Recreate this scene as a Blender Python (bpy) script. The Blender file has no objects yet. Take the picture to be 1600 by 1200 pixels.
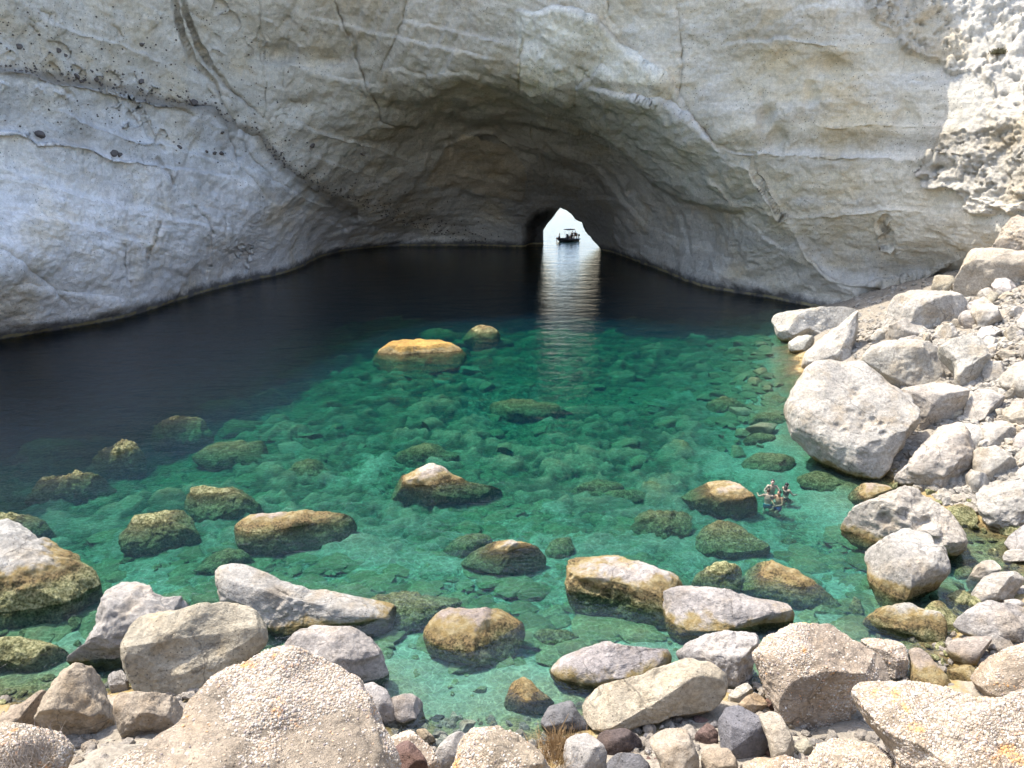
import bpy, bmesh, math, random
import numpy as np
from mathutils import Vector, Matrix

random.seed(7)
RNG = np.random.default_rng(7)
scene = bpy.context.scene
COL = scene.collection
R = math.radians

# ------------------------------------------------------------------ camera, sky, sun, exposure
PITCH, CAM_H, FPX = 17.0, 15.0, 1209.0
cam = bpy.data.cameras.new("camera")
cam_ob = bpy.data.objects.new("camera", cam)
COL.objects.link(cam_ob)
cam.sensor_width = 36.0
cam.lens = 36.0 * FPX / 1600.0
cam.clip_start, cam.clip_end = 0.2, 9000.0
cam_ob.location = (0, 0, CAM_H)
cam_ob.rotation_euler = (R(90 - PITCH), 0, 0)
scene.camera = cam_ob

SUN_EL, SUN_AZ = 60.0, -58.0            # azimuth from +Y towards +X
SUN_DIR = np.array([math.sin(R(SUN_AZ)) * math.cos(R(SUN_EL)),
                    math.cos(R(SUN_AZ)) * math.cos(R(SUN_EL)), math.sin(R(SUN_EL))])
world = bpy.data.worlds.new("World")
scene.world = world
world.use_nodes = True
wn = world.node_tree
sky = wn.nodes.new("ShaderNodeTexSky")
sky.sky_type = 'NISHITA'
sky.sun_disc = False
sky.sun_elevation = R(SUN_EL)
sky.sun_rotation = R(SUN_AZ)
sky.air_density, sky.dust_density, sky.ozone_density = 1.0, 2.0, 0.6
wn.links.new(sky.outputs[0], wn.nodes["Background"].inputs[0])
wn.nodes["Background"].inputs[1].default_value = 0.15

sun = bpy.data.lights.new("sun", 'SUN')
sun.energy = 2.3
sun.angle = R(0.5)
sun.color = (1.0, 0.955, 0.88)
sun_ob = bpy.data.objects.new("sun", sun)
COL.objects.link(sun_ob)
sun_ob.rotation_euler = Vector(SUN_DIR).to_track_quat('Z', 'Y').to_euler()
sun_ob.location = tuple(SUN_DIR * 120)

scene.view_settings.view_transform = 'Standard'
scene.view_settings.look = 'None'
scene.view_settings.exposure = 2.05
scene.view_settings.gamma = 1.0
scene.render.engine = 'CYCLES'
cy = scene.cycles
cy.max_bounces, cy.diffuse_bounces, cy.glossy_bounces = 8, 4, 3
cy.transparent_max_bounces, cy.transmission_bounces, cy.volume_bounces = 16, 2, 0
cy.caustics_reflective = False
cy.use_denoising = True
cy.sample_clamp_indirect = 6.0

# ------------------------------------------------------------------ numpy helpers
CP, SP = math.cos(R(PITCH)), math.sin(R(PITCH))
CAM = np.array([0.0, 0.0, CAM_H])


def ray(px, py):
    """view direction of a pixel of the 1600 x 1200 photograph (forward component 1)"""
    px, py = np.asarray(px, float), np.asarray(py, float)
    a, b = (px - 800) / FPX, -(py - 600) / FPX
    return np.stack([a, CP + b * SP, -SP + b * CP], -1)


def at_y(px, py, Y):
    d = ray(px, py)
    return CAM + d * (np.asarray(Y) / d[..., 1])[..., None]


def at_z(px, py, z):
    d = ray(px, py)
    return CAM + d * ((z - CAM_H) / d[..., 2])[..., None]


def to_px(P):
    P = np.asarray(P, float) - CAM
    f = P[..., 1] * CP - P[..., 2] * SP
    u = P[..., 1] * SP + P[..., 2] * CP
    return np.stack([800 + FPX * P[..., 0] / f, 600 - FPX * u / f], -1)


def _hash(ix, iy, iz):
    h = (ix.astype(np.uint32) * np.uint32(374761393) + iy.astype(np.uint32) * np.uint32(668265263)
         + iz.astype(np.uint32) * np.uint32(2246822519))
    h = (h ^ (h >> np.uint32(13))) * np.uint32(1274126177)
    h = h ^ (h >> np.uint32(16))
    return h.astype(np.float64) / 4294967295.0


def vnoise(P):
    """value noise in [-1, 1]"""
    Pf = np.floor(P)
    t = P - Pf
    t = t * t * t * (t * (t * 6 - 15) + 10)
    I = Pf.astype(np.int64)
    x, y, z = I[..., 0], I[..., 1], I[..., 2]
    tx, ty, tz = t[..., 0], t[..., 1], t[..., 2]
    def L(a, b, k): return a + (b - a) * k
    c = [[[_hash(x + i, y + j, z + k) for k in (0, 1)] for j in (0, 1)] for i in (0, 1)]
    v = L(L(L(c[0][0][0], c[1][0][0], tx), L(c[0][1][0], c[1][1][0], tx), ty),
          L(L(c[0][0][1], c[1][0][1], tx), L(c[0][1][1], c[1][1][1], tx), ty), tz)
    return v * 2 - 1


def fbm(P, oct=4, gain=0.5, ridged=False):
    s, a, n = 0.0, 1.0, 0.0
    P = np.asarray(P, float)
    for k in range(oct):
        v = vnoise(P * (2.03 ** k) + 17.3 * k)
        if ridged:
            v = 1 - 2 * np.abs(v)
        s = s + a * v
        n += a
        a *= gain
    return s / n


def sstep(a, b, x):
    t = np.clip((x - a) / (b - a), 0, 1)
    return t * t * (3 - 2 * t)


def poly_dist(px, py, line):
    """signed distance (positive below a line drawn left to right, in image space) and end-taper"""
    best = np.full(px.shape, 1e9)
    sd = np.zeros(px.shape)
    tap = np.zeros(px.shape)
    line = np.asarray(line, float)
    seg = np.hypot(*np.diff(line, axis=0).T)
    tot, acc = seg.sum(), 0.0
    for (ax, ay), (bx, by), l in zip(line[:-1], line[1:], seg):
        dx, dy = bx - ax, by - ay
        t = np.clip(((px - ax) * dx + (py - ay) * dy) / (l * l + 1e-9), 0, 1)
        d = np.hypot(px - ax - t * dx, py - ay - t * dy)
        m = d < best
        best = np.where(m, d, best)
        sd = np.where(m, np.sign(dx * (py - ay) - dy * (px - ax)) * d, sd)
        s = (acc + t * l) / tot
        tap = np.where(m, np.minimum(s, 1 - s), tap)
        acc += l
    return sd, np.clip(tap * 6, 0, 1)


def in_poly(px, py, poly):
    ins = np.zeros(px.shape, bool)
    n = len(poly)
    for i in range(n):
        (x1, y1), (x2, y2) = poly[i], poly[(i + 1) % n]
        if y1 == y2:
            continue
        c = ((y1 > py) != (y2 > py)) & (px < (x2 - x1) * (py - y1) / (y2 - y1) + x1)
        ins ^= c
    return ins


def new_mesh(name, V, F, mat=None, smooth=True):
    """mesh from arrays: V (n,3), F (m,3) or (m,4)"""
    me = bpy.data.meshes.new(name)
    V = np.ascontiguousarray(V, np.float32)
    F = np.ascontiguousarray(F, np.int32)
    k = F.shape[1]
    me.vertices.add(len(V))
    me.vertices.foreach_set("co", V.ravel())
    me.loops.add(F.size)
    me.loops.foreach_set("vertex_index", F.ravel())
    me.polygons.add(len(F))
    me.polygons.foreach_set("loop_start", np.arange(0, F.size, k, dtype=np.int32))
    me.polygons.foreach_set("loop_total", np.full(len(F), k, np.int32))
    me.polygons.foreach_set("use_smooth", np.full(len(F), smooth, bool))
    me.update(calc_edges=True)
    me.validate()
    if mat:
        me.materials.append(mat)
    return me


def link(name, me, parent=None, loc=(0, 0, 0), **props):
    o = bpy.data.objects.new(name, me)
    COL.objects.link(o)
    o.location = loc
    if parent:
        o.parent = parent
    for k, v in props.items():
        if v is not None:
            o[k] = v
    return o


def grid_faces(nr, nc, keep=None):
    i = np.arange(nr - 1)[:, None] * nc + np.arange(nc - 1)[None, :]
    F = np.stack([i, i + 1, i + 1 + nc, i + nc], -1).reshape(-1, 4)
    return F if keep is None else F[keep.reshape(-1)]


def compact(V, F):
    u, inv = np.unique(F, return_inverse=True)
    return V[u], inv.reshape(F.shape), u


ICO = {}


def ico(level):
    if level not in ICO:
        bm = bmesh.new()
        bmesh.ops.create_icosphere(bm, subdivisions=level, radius=1)
        V = np.array([v.co[:] for v in bm.verts])
        F = np.array([[v.index for v in f.verts] for f in bm.faces])
        V /= np.linalg.norm(V, axis=1)[:, None]
        bm.free()
        ICO[level] = (V, F)
    return ICO[level]


# ------------------------------------------------------------------ node helpers
class NT:
    def __init__(s, name):
        s.mat = bpy.data.materials.new(name)
        s.mat.use_nodes = True
        s.t = s.mat.node_tree
        s.t.nodes.clear()
        s.out = s.t.nodes.new("ShaderNodeOutputMaterial")

    def n(s, type, **kw):
        nd = s.t.nodes.new("ShaderNode" + type)
        for k, v in kw.items():
            setattr(nd, k, v)
        return nd

    def set(s, sock, v):
        if isinstance(v, bpy.types.NodeSocket):
            s.t.links.new(v, sock)
        elif v is not None:
            sock.default_value = (*v, 1) if isinstance(v, tuple) and len(v) == 3 and sock.type == 'RGBA' else v

    def math(s, op, a, b=None, c=None, clamp=False):
        nd = s.n("Math", operation=op, use_clamp=clamp)
        for i, v in enumerate((a, b, c)):
            s.set(nd.inputs[i], v)
        return nd.outputs[0]

    def ramp(s, v, a, b, lo=0.0, hi=1.0):
        nd = s.n("MapRange", interpolation_type='SMOOTHSTEP', clamp=True)
        for i, x in enumerate((v, a, b, lo, hi)):
            s.set(nd.inputs[i], x)
        return nd.outputs[0]

    def mix(s, f, a, b, mode='MIX'):
        nd = s.n("Mix", data_type='RGBA', blend_type=mode)
        s.set(nd.inputs[0], f)
        s.set(nd.inputs[6], a)
        s.set(nd.inputs[7], b)
        return nd.outputs[2]

    def pos(s):
        return s.n("NewGeometry").outputs["Position"]

    def map(s, v, scale=(1, 1, 1), rot=(0, 0, 0)):
        nd = s.n("Mapping")
        s.set(nd.inputs[0], v)
        nd.inputs["Scale"].default_value = scale
        nd.inputs["Rotation"].default_value = rot
        return nd.outputs[0]

    def noise(s, v, scale, detail=4, rough=0.55, dist=0.0):
        nd = s.n("TexNoise")
        s.set(nd.inputs["Vector"], v)
        nd.inputs["Scale"].default_value = scale
        nd.inputs["Detail"].default_value = detail
        nd.inputs["Roughness"].default_value = rough
        nd.inputs["Distortion"].default_value = dist
        return nd.outputs[0]

    def voro(s, v, scale, feature='F1', rnd=1.0):
        nd = s.n("TexVoronoi", feature=feature)
        s.set(nd.inputs["Vector"], v)
        nd.inputs["Scale"].default_value = scale
        nd.inputs["Randomness"].default_value = rnd
        return nd

    def bump(s, h, strength, dist, prev=None):
        nd = s.n("Bump")
        s.set(nd.inputs["Height"], h)
        nd.inputs["Strength"].default_value = strength
        nd.inputs["Distance"].default_value = dist
        if prev is not None:
            s.set(nd.inputs["Normal"], prev)
        return nd.outputs[0]

    def pbr(s, col, rough=0.9, normal=None, spec=0.25):
        nd = s.n("BsdfPrincipled")
        s.set(nd.inputs["Base Color"], col)
        s.set(nd.inputs["Roughness"], rough)
        nd.inputs["Specular IOR Level"].default_value = spec
        if normal is not None:
            s.set(nd.inputs["Normal"], normal)
        s.t.links.new(nd.outputs[0], s.out.inputs["Surface"])
        return s.mat


def sep_z(m, p):
    nd = m.n("SeparateXYZ")
    m.set(nd.inputs[0], p)
    return nd.outputs[2]


def plain(name, col, rough=0.6, spec=0.3, grain=0.0):
    m = NT(name)
    p = m.n("TexCoord").outputs["Object"]
    c = m.mix(m.ramp(m.noise(p, 9, 3), .35, .65), col, tuple(x * 0.8 for x in col))
    return m.pbr(c, rough, None, spec)


# waterline wear shared by everything that stands in the cove: ochre crust, dark weed, green-brown algae
def wet_zone(m, base, p, z, line):
    n1 = m.noise(p, 1.1, 4, .6)
    n2 = m.noise(p, 4.5, 4, .65)
    n3 = m.noise(p, 13, 3, .6)
    h = m.math('SUBTRACT', z, line)
    h = m.math('ADD', h, m.math('MULTIPLY', m.math('SUBTRACT', n1, 0.5), 1.1))
    h = m.math('ADD', h, m.math('MULTIPLY', m.math('SUBTRACT', n2, 0.5), 0.35))
    ochre = m.mix(m.ramp(n2, .35, .65), (.225, .16, .065), (.285, .23, .12))
    dark = m.mix(m.ramp(n3, .38, .6), (.055, .040, .020), (.19, .13, .06))
    green = m.mix(m.ramp(n3, .40, .62), (.075, .075, .032), (.22, .205, .095))
    green = m.mix(m.ramp(n2, .44, .58), green, m.mix(m.ramp(n3, .4, .6), (.15, .155, .07), (.32, .30, .16)))
    c = m.mix(m.ramp(h, .30, .02), base, ochre)
    c = m.mix(m.math('MULTIPLY', m.ramp(h, .05, -.18), m.ramp(n2, .30, .52)), c, dark)
    c = m.mix(m.ramp(h, -.12, -.60), c, green)
    return c


# ------------------------------------------------------------------ materials
def make_rock_mat(name, grain):
    m = NT(name)
    oi = m.n("ObjectInfo")
    p = m.pos()
    z = sep_z(m, p)
    base = oi.outputs["Color"]
    big = m.ramp(m.noise(p, .8, 5, .62), .32, .68, .76, 1.12)
    fine = m.ramp(m.noise(p, 7, 6, .75), .3, .7, .70, 1.2)
    k = m.math('MULTIPLY', big, fine)
    v = m.voro(p, 7.5)
    spot = m.math('MULTIPLY', m.ramp(v.outputs["Distance"], .12, .2, .55, 0),
                  m.ramp(m.noise(p, 1.3, 2), .42, .56))
    k = m.math('MULTIPLY', k, m.math('SUBTRACT', 1.0, spot))
    c = m.mix(1.0, base, k, 'MULTIPLY')
    warm = m.mix(m.math('MULTIPLY', m.ramp(m.noise(p, .9, 3), .5, .75), .55), c,
                 m.mix(1.0, c, (1.0, .86, .66), 'MULTIPLY'))
    # fractures, stained bands and worn patches that differ from stone to stone
    rnd = oi.outputs["Random"]
    pw = m.n("VectorMath", operation='ADD')
    m.set(pw.inputs[0], p)
    nz = m.n("TexNoise")
    m.set(nz.inputs["Vector"], p)
    nz.inputs["Scale"].default_value = 1.1
    nz.inputs["Detail"].default_value = 4
    m.set(pw.inputs[1], nz.outputs["Color"])
    fr = m.voro(pw.outputs[0], .55, 'DISTANCE_TO_EDGE').outputs["Distance"]
    crack = m.math('MULTIPLY', m.ramp(fr, .016, .004), m.ramp(m.noise(p, .6, 3), .46, .56))
    warm = m.mix(m.math('MULTIPLY', crack, .5), warm, (.07, .06, .05))
    stain = m.math('MULTIPLY', m.ramp(m.noise(p, .55, 5, .65), .52, .68), m.math('MULTIPLY', rnd, .75))
    warm = m.mix(stain, warm, m.mix(1.0, warm, (.80, .68, .52), 'MULTIPLY'))
    line = m.math('MULTIPLY_ADD', oi.outputs["Alpha"], 3.0, -1.0)
    col = wet_zone(m, warm, p, z, line)
    b = m.bump(crack, -.6, .06)
    b = m.bump(m.noise(p, 3.2, 8, .72), .75, .22, b)
    pv = m.voro(p, 11)
    b = m.bump(m.ramp(pv.outputs["Distance"], .0, .35), .35, .035, b)
    b = m.bump(m.noise(p, 22, 4, .75), grain, .05, b)
    return m.pbr(col, .92, b, .15)


M_ROCK = make_rock_mat("pale_tuff_rock", .8)


def make_cliff_mat():
    m = NT("white_tuff_cliff")
    p = m.pos()
    z = sep_z(m, p)
    at = m.n("Attribute", attribute_name="tint")
    lay = m.noise(m.map(p, (.05, .05, .75), (0, R(9), 0)), 1.6, 6, .62, .6)
    lay2 = m.noise(m.map(p, (.12, .12, 2.6), (0, R(7), 0)), 1.5, 5, .6, .4)
    fine = m.noise(p, 2.6, 6, .72)
    grit = m.noise(p, 9, 4, .75)
    k = m.math('MULTIPLY', m.ramp(lay, .3, .7, .94, 1.05), m.ramp(lay2, .3, .7, .97, 1.02))
    k = m.math('MULTIPLY', k, m.ramp(fine, .3, .7, .87, 1.09))
    k = m.math('MULTIPLY', k, m.ramp(grit, .32, .68, .87, 1.09))
    c = m.mix(1.0, at.outputs["Color"], k, 'MULTIPLY')
    warm = m.mix(m.math('MULTIPLY', m.ramp(m.noise(p, .16, 4, .6), .48, .68), .55), c,
                 m.mix(1.0, c, (1.0, .88, .66), 'MULTIPLY'))
    streak = m.noise(m.map(p, (1.5, 1.5, .09)), 1.0, 4, .6)
    warm = m.mix(m.ramp(streak, .56, .75, 0, .35), warm, m.mix(1.0, warm, (.60, .57, .50), 'MULTIPLY'))
    v = m.voro(p, 3.2)
    pit = m.math('MULTIPLY', m.ramp(v.outputs["Distance"], .12, .2, .62, 0), m.ramp(m.noise(p, .28, 3), .44, .56))
    v2 = m.voro(p, 9.0)
    pit2 = m.math('MULTIPLY', m.ramp(v2.outputs["Distance"], .1, .2, .5, 0), m.ramp(m.noise(p, .5, 3), .5, .6))
    c = m.mix(m.math('MAXIMUM', pit, pit2), warm, (.07, .065, .055))
    # tide mark: dark weed band over a thin pale yellow crust at the water
    h = m.math('ADD', z, m.math('MULTIPLY', m.math('SUBTRACT', fine, .5), .5))
    brk = m.noise(p, .55, 4, .65)
    h2 = m.math('ADD', h, m.math('MULTIPLY', m.math('SUBTRACT', brk, .5), 1.6))
    c = m.mix(m.ramp(h2, 1.3, .35, 0, .85), c, (.06, .058, .06))
    c = m.mix(m.math('MULTIPLY', m.math('MULTIPLY', m.ramp(h, .36, .28), m.ramp(h, .02, .1)), m.ramp(brk, .40, .56)), c, (.30, .255, .14))
    c = m.mix(m.ramp(h, .05, -.2), c, (.03, .04, .03))
    b = m.bump(m.noise(p, 1.1, 8, .74), .8, .5)
    b = m.bump(m.noise(p, 6, 5, .78), .7, .14, b)
    return m.pbr(c, .95, b, .1)


M_CLIFF = make_cliff_mat()


def make_bed_mat():
    m = NT("cove_bed_sand_and_weed")
    p = m.pos()
    z = sep_z(m, p)
    n1 = m.noise(p, .22, 5, .6)
    n2 = m.noise(p, 1.5, 5, .65)
    n3 = m.noise(p, 7, 4, .7)
    sand = m.mix(m.ramp(n3, .3, .7), (.33, .32, .25), (.44, .43, .345))
    weed = m.mix(m.ramp(n3, .35, .65), (.13, .135, .065), (.27, .27, .155))
    f = m.ramp(m.math('ADD', m.math('MULTIPLY', n2, .6), m.math('MULTIPLY', n1, .4)), .38, .52)
    deep = m.ramp(z, -.85, -1.25, .25, 1.0)
    bed = m.mix(m.math('MULTIPLY', f, deep), sand, weed)
    bed = m.mix(m.math('MULTIPLY', m.ramp(m.noise(p, 2.6, 5, .7, 1.2), .48, .58), deep), bed, (.06, .065, .032))
    sl = m.n("Attribute", attribute_name="slab").outputs["Fac"]
    ro = m.n("Attribute", attribute_name="rocky").outputs["Fac"]
    stone = m.mix(m.ramp(sl, .15, .85), (.05, .055, .027), (.25, .245, .145))
    stone = m.mix(m.ramp(n3, .38, .60, .6, 0), stone, (.07, .075, .035))
    stone = m.mix(m.ramp(n2, .52, .66, 0, .6), stone, (.20, .165, .085))
    bed = m.mix(m.math('MULTIPLY', ro, .8), bed, stone)
    dry = m.mix(m.ramp(n3, .3, .7), (.16, .138, .108), (.28, .245, .195))
    dry = m.mix(m.ramp(n2, .45, .7, 0, .5), dry, (.30, .26, .20))
    scrub = m.mix(m.ramp(n2, .42, .6), (.40, .32, .22), (.25, .21, .13))
    dry = m.mix(m.ramp(m.math('ADD', z, m.math('MULTIPLY', n1, 5)), 14, 18), dry, scrub)
    c = wet_zone(m, dry, p, z, 0.1)
    c = m.mix(m.ramp(z, -.25, -.75), c, bed)
    b = m.bump(n2, .5, .3)
    b = m.bump(n3, .6, .08, b)
    return m.pbr(c, .95, b, .1)


M_BED = make_bed_mat()


def make_water_mat():
    m = NT("clear_sea_water")
    p = m.pos()
    w1 = m.noise(m.map(p, (1, 1.25, 1)), 1.15, 3, .55, .4)
    w2 = m.noise(m.map(p, (1, 1.2, 1), (0, 0, .5)), 4.2, 3, .55, .3)
    w0 = m.noise(m.map(p, (.45, 1.1, 1)), .5, 2, .5, .3)
    h = m.math('ADD', m.math('MULTIPLY', w1, .034), m.math('ADD', m.math('ADD', m.math('MULTIPLY', m.noise(p, 11, 2, .5), .005), m.math('MULTIPLY', w2, .028)), m.math('MULTIPLY', w0, .11)))
    bmp = m.bump(h, 1.0, 1.0)
    fr = m.n("Fresnel")
    fr.inputs["IOR"].default_value = 1.333
    m.set(fr.inputs["Normal"], bmp)
    gl = m.n("BsdfGlossy")
    gl.inputs["Roughness"].default_value = 0.0
    m.set(gl.inputs["Normal"], bmp)
    # painted caustics: a net of bright lines drawn into the surface's transparent tint
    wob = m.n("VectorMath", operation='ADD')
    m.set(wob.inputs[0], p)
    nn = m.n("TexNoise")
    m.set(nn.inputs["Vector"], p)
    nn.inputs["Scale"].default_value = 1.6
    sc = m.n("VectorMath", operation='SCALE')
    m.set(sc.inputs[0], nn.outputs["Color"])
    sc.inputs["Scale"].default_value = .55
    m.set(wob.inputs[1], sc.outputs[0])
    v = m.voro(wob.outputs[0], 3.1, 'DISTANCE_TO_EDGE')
    lens = m.ramp(v.outputs["Distance"], .10, .0, .74, 1.0)  # caustic pattern as a tint, no refraction
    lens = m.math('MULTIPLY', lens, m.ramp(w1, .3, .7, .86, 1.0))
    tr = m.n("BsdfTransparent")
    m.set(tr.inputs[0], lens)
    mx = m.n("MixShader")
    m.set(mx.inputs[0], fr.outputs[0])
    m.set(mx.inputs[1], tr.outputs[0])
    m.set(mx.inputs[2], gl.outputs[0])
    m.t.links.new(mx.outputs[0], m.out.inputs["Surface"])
    ab = m.n("VolumeAbsorption")
    ab.inputs["Color"].default_value = (0.0, 0.765, 0.685, 1)
    ab.inputs["Density"].default_value = 0.66
    sca = m.n("VolumeScatter")
    sca.inputs["Color"].default_value = (.12, .48, 1.0, 1)
    sca.inputs["Density"].default_value = 0.036
    add = m.n("AddShader")
    m.set(add.inputs[0], ab.outputs[0])
    m.set(add.inputs[1], sca.outputs[0])
    m.t.links.new(add.outputs[0], m.out.inputs["Volume"])
    return m.mat


M_WATER = make_water_mat()

# ------------------------------------------------------------------ ground: sea bed, shore and scree slope
def shore_x(y):
    return np.interp(y, [10, 14, 17, 19, 21, 23, 25, 28, 31, 33, 42, 55, 66, 75, 90], [10, 11, 12.5, 13.5, 14.2, 17, 19.5, 20.5, 18.8, 18, 18, 21, 25, 30, 40])


def G(x, y):
    x, y = np.asarray(x, float), np.asarray(y, float)
    yo = np.interp(x, [-25, -14, -9, -5, -3, 1, 4, 9, 13, 17], [-.8, -.8, .5, 0, -2.6, -2.6, -.5, .3, -1.3, -1.3])
    near = np.interp(y - yo, [-200, -60, -25, -6, 0, 2, 4, 6, 9, 12, 15, 18, 21, 25, 40],
                     [46, 32, 21, 14.2, 13.2, 12.2, 10.4, 8.2, 5.3, 2.6, 1.1, .2, -.9, -1.7, -30])
    dx = x - shore_x(y)
    right = np.where(dx > 0, .40 * dx, .24 * dx)
    right = np.where(dx > 14, np.minimum(5.6 + .75 * (dx - 14), 24 + .1 * dx), right)
    bed = np.interp(y, [15, 22, 30, 45, 58, 76, 80, 85, 98, 200],
                    [-.75, -.95, -1.2, -1.5, -1.65, -1.95, -3.4, -6.5, -9, -13.5])
    bed = bed - np.clip(-(x + 13) * .14, 0, 6) * np.clip((y - 32) / 15, 0, 1)
    h = np.maximum(np.maximum(near, right), bed)
    k = .5
    h = k * np.log(np.exp((np.clip(near, -40, 40) - h) / k) + np.exp((right - h) / k) + np.exp((bed - h) / k)) + h
    return h


def ground_hit(px, py, tmax=400):
    d = ray(px, py)
    t = np.linspace(5, 160, 3200)
    P = CAM + d * t[:, None]
    below = P[:, 2] < G(P[:, 0], P[:, 1])
    i = int(np.argmax(below)) if below.any() else len(t) - 1
    return P[i]


def slabs(X, Y, size, seed):
    """broken slabs of rock: random cell id (0..1), distance to the gap, tilt"""
    a, b = X / size, Y / (size * .7)
    ia, ib = np.floor(a).astype(np.int64), np.floor(b).astype(np.int64)
    d1, d2 = np.full(X.shape, 9.0), np.full(X.shape, 9.0)
    cid, tx = np.zeros(X.shape), np.zeros(X.shape)
    for i in (-1, 0, 1):
        for j in (-1, 0, 1):
            ca, cb = ia + i, ib + j
            k = np.full_like(ca, seed)
            px, py = ca + _hash(ca, cb, k), cb + _hash(ca, cb, k + 7)
            d = np.hypot(a - px, b - py)
            n1 = d < d1
            d2 = np.where(n1, d1, np.minimum(d2, d))
            cid = np.where(n1, _hash(ca, cb, k + 13), cid)
            tx = np.where(n1, (a - px) * (_hash(ca, cb, k + 19) - .5) + (b - py) * (_hash(ca, cb, k + 23) - .5), tx)
            d1 = np.minimum(d1, d)
    return cid, (d2 - d1), tx


def build_ground():
    xs = np.concatenate([np.linspace(-160, -34, 32)[:-1], np.arange(-34, 42, .2), np.linspace(42, 160, 32)])
    ys = np.concatenate([np.linspace(-90, 4, 20)[:-1], np.arange(4, 30, .16), np.arange(30, 88, .25), np.linspace(88, 240, 40)])
    X, Y = np.meshgrid(xs, ys)
    Z = G(X, Y)
    P = np.stack([X, Y, np.zeros_like(X)], -1)
    fade = sstep(1.5, 4.5, Y)
    lump = fbm(P * .55, 4) * .38 + fbm(P * 2.1 + 5, 3) * .14
    cob = np.maximum(0, fbm(P * 1.5 + 40, 3, ridged=True)) * .28 + np.maximum(0, fbm(P * .42 + 9, 2)) * .5
    dry = sstep(.2, 1.2, Z)
    Z = Z + (lump * (.62 + .10 * dry) + 1.0 * cob * sstep(-1.0, -1.3, Z) + fbm(P * 3.7, 3) * .12 * dry) * fade
    wx, wy = X + .5 * fbm(P * .9 + 3, 3), Y + .5 * fbm(P * .9 + 8, 3)
    c1, g1, t1 = slabs(wx, wy, 1.7, 3)
    c2, g2, t2 = slabs(wx, wy, .95, 5)
    rock = sstep(-1.02, -1.35, G(X, Y)) * sstep(-.45, -.05, fbm(P * .16 + 4, 3)) * sstep(200, 100, Y)
    big = c1 > .45
    hs = np.where(big, (.10 + .34 * c1 + .35 * t1) * sstep(.02, .16, g1), (.03 + .22 * c2 + .2 * t2) * sstep(.03, .2, g2) * (c2 > .3))
    Z = np.minimum(Z + hs * rock, np.where(Z < -.5, -.3, 1e9))
    tone = np.where(big, c1, c2) * np.where(big, sstep(.0, .2, g1), sstep(0, .25, g2))
    tone = rock * tone
    V = np.stack([X, Y, Z], -1).reshape(-1, 3)
    F = grid_faces(len(ys), len(xs))
    zc = V[F][:, :, 2].mean(1)
    for nm, m in (("shore_slope", zc > .05), ("seabed", zc <= .05)):
        v, f, u = compact(V, F[m])
        me = new_mesh(nm, v, f, M_BED)
        at = me.attributes.new("slab", 'FLOAT', 'POINT')
        at.data.foreach_set("value", tone.reshape(-1)[u].astype(np.float32))
        at = me.attributes.new("rocky", 'FLOAT', 'POINT')
        at.data.foreach_set("value", rock.reshape(-1)[u].astype(np.float32))
        link(nm, me, kind="structure")
    # the open sea floor far out
    s = 3500
    v = np.array([[-s, -s, -14.5], [s, -s, -14.5], [s, s, -14.5], [-s, s, -14.5]], float)
    link("sea_floor", new_mesh("sea_floor", v, np.array([[0, 1, 2, 3]]), M_BED), kind="structure")


build_ground()


def build_water():
    s, b = 3400, -20.0
    v = np.array([[x, y, z] for z in (b, 0) for y in (-s, s) for x in (-s, s)], float)
    f = np.array([[0, 2, 3, 1], [4, 5, 7, 6], [0, 1, 5, 4], [2, 6, 7, 3], [0, 4, 6, 2], [1, 3, 7, 5]])
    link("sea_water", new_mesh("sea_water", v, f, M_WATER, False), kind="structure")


build_water()

# ------------------------------------------------------------------ the cliff with its sea cave
WATERLINE = [(-900, 760), (-600, 680), (-300, 600), (-100, 550), (0, 530), (100, 512), (190, 496), (300, 463), (400, 437),
             (470, 418), (510, 399), (560, 389), (620, 384), (700, 383), (790, 386), (850, 388), (940, 392), (1000, 411),
             (1060, 436), (1100, 449), (1180, 462), (1260, 477), (1330, 490), (1390, 492), (1480, 492), (1600, 500),
             (1800, 540), (2100, 620), (2500, 760)]
HOLE = [(849, 430), (849, 384), (849, 360), (855, 350), (863, 341), (870, 331), (876, 324), (884, 328), (892, 334), (901, 342),
        (909, 347), (914, 355), (919, 365), (926, 373), (931, 380), (940, 391), (946, 400), (950, 430)]


def base_y(px, py):
    d = ray(px, py)
    return -CAM_H * d[..., 1] / d[..., 2]


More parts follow.
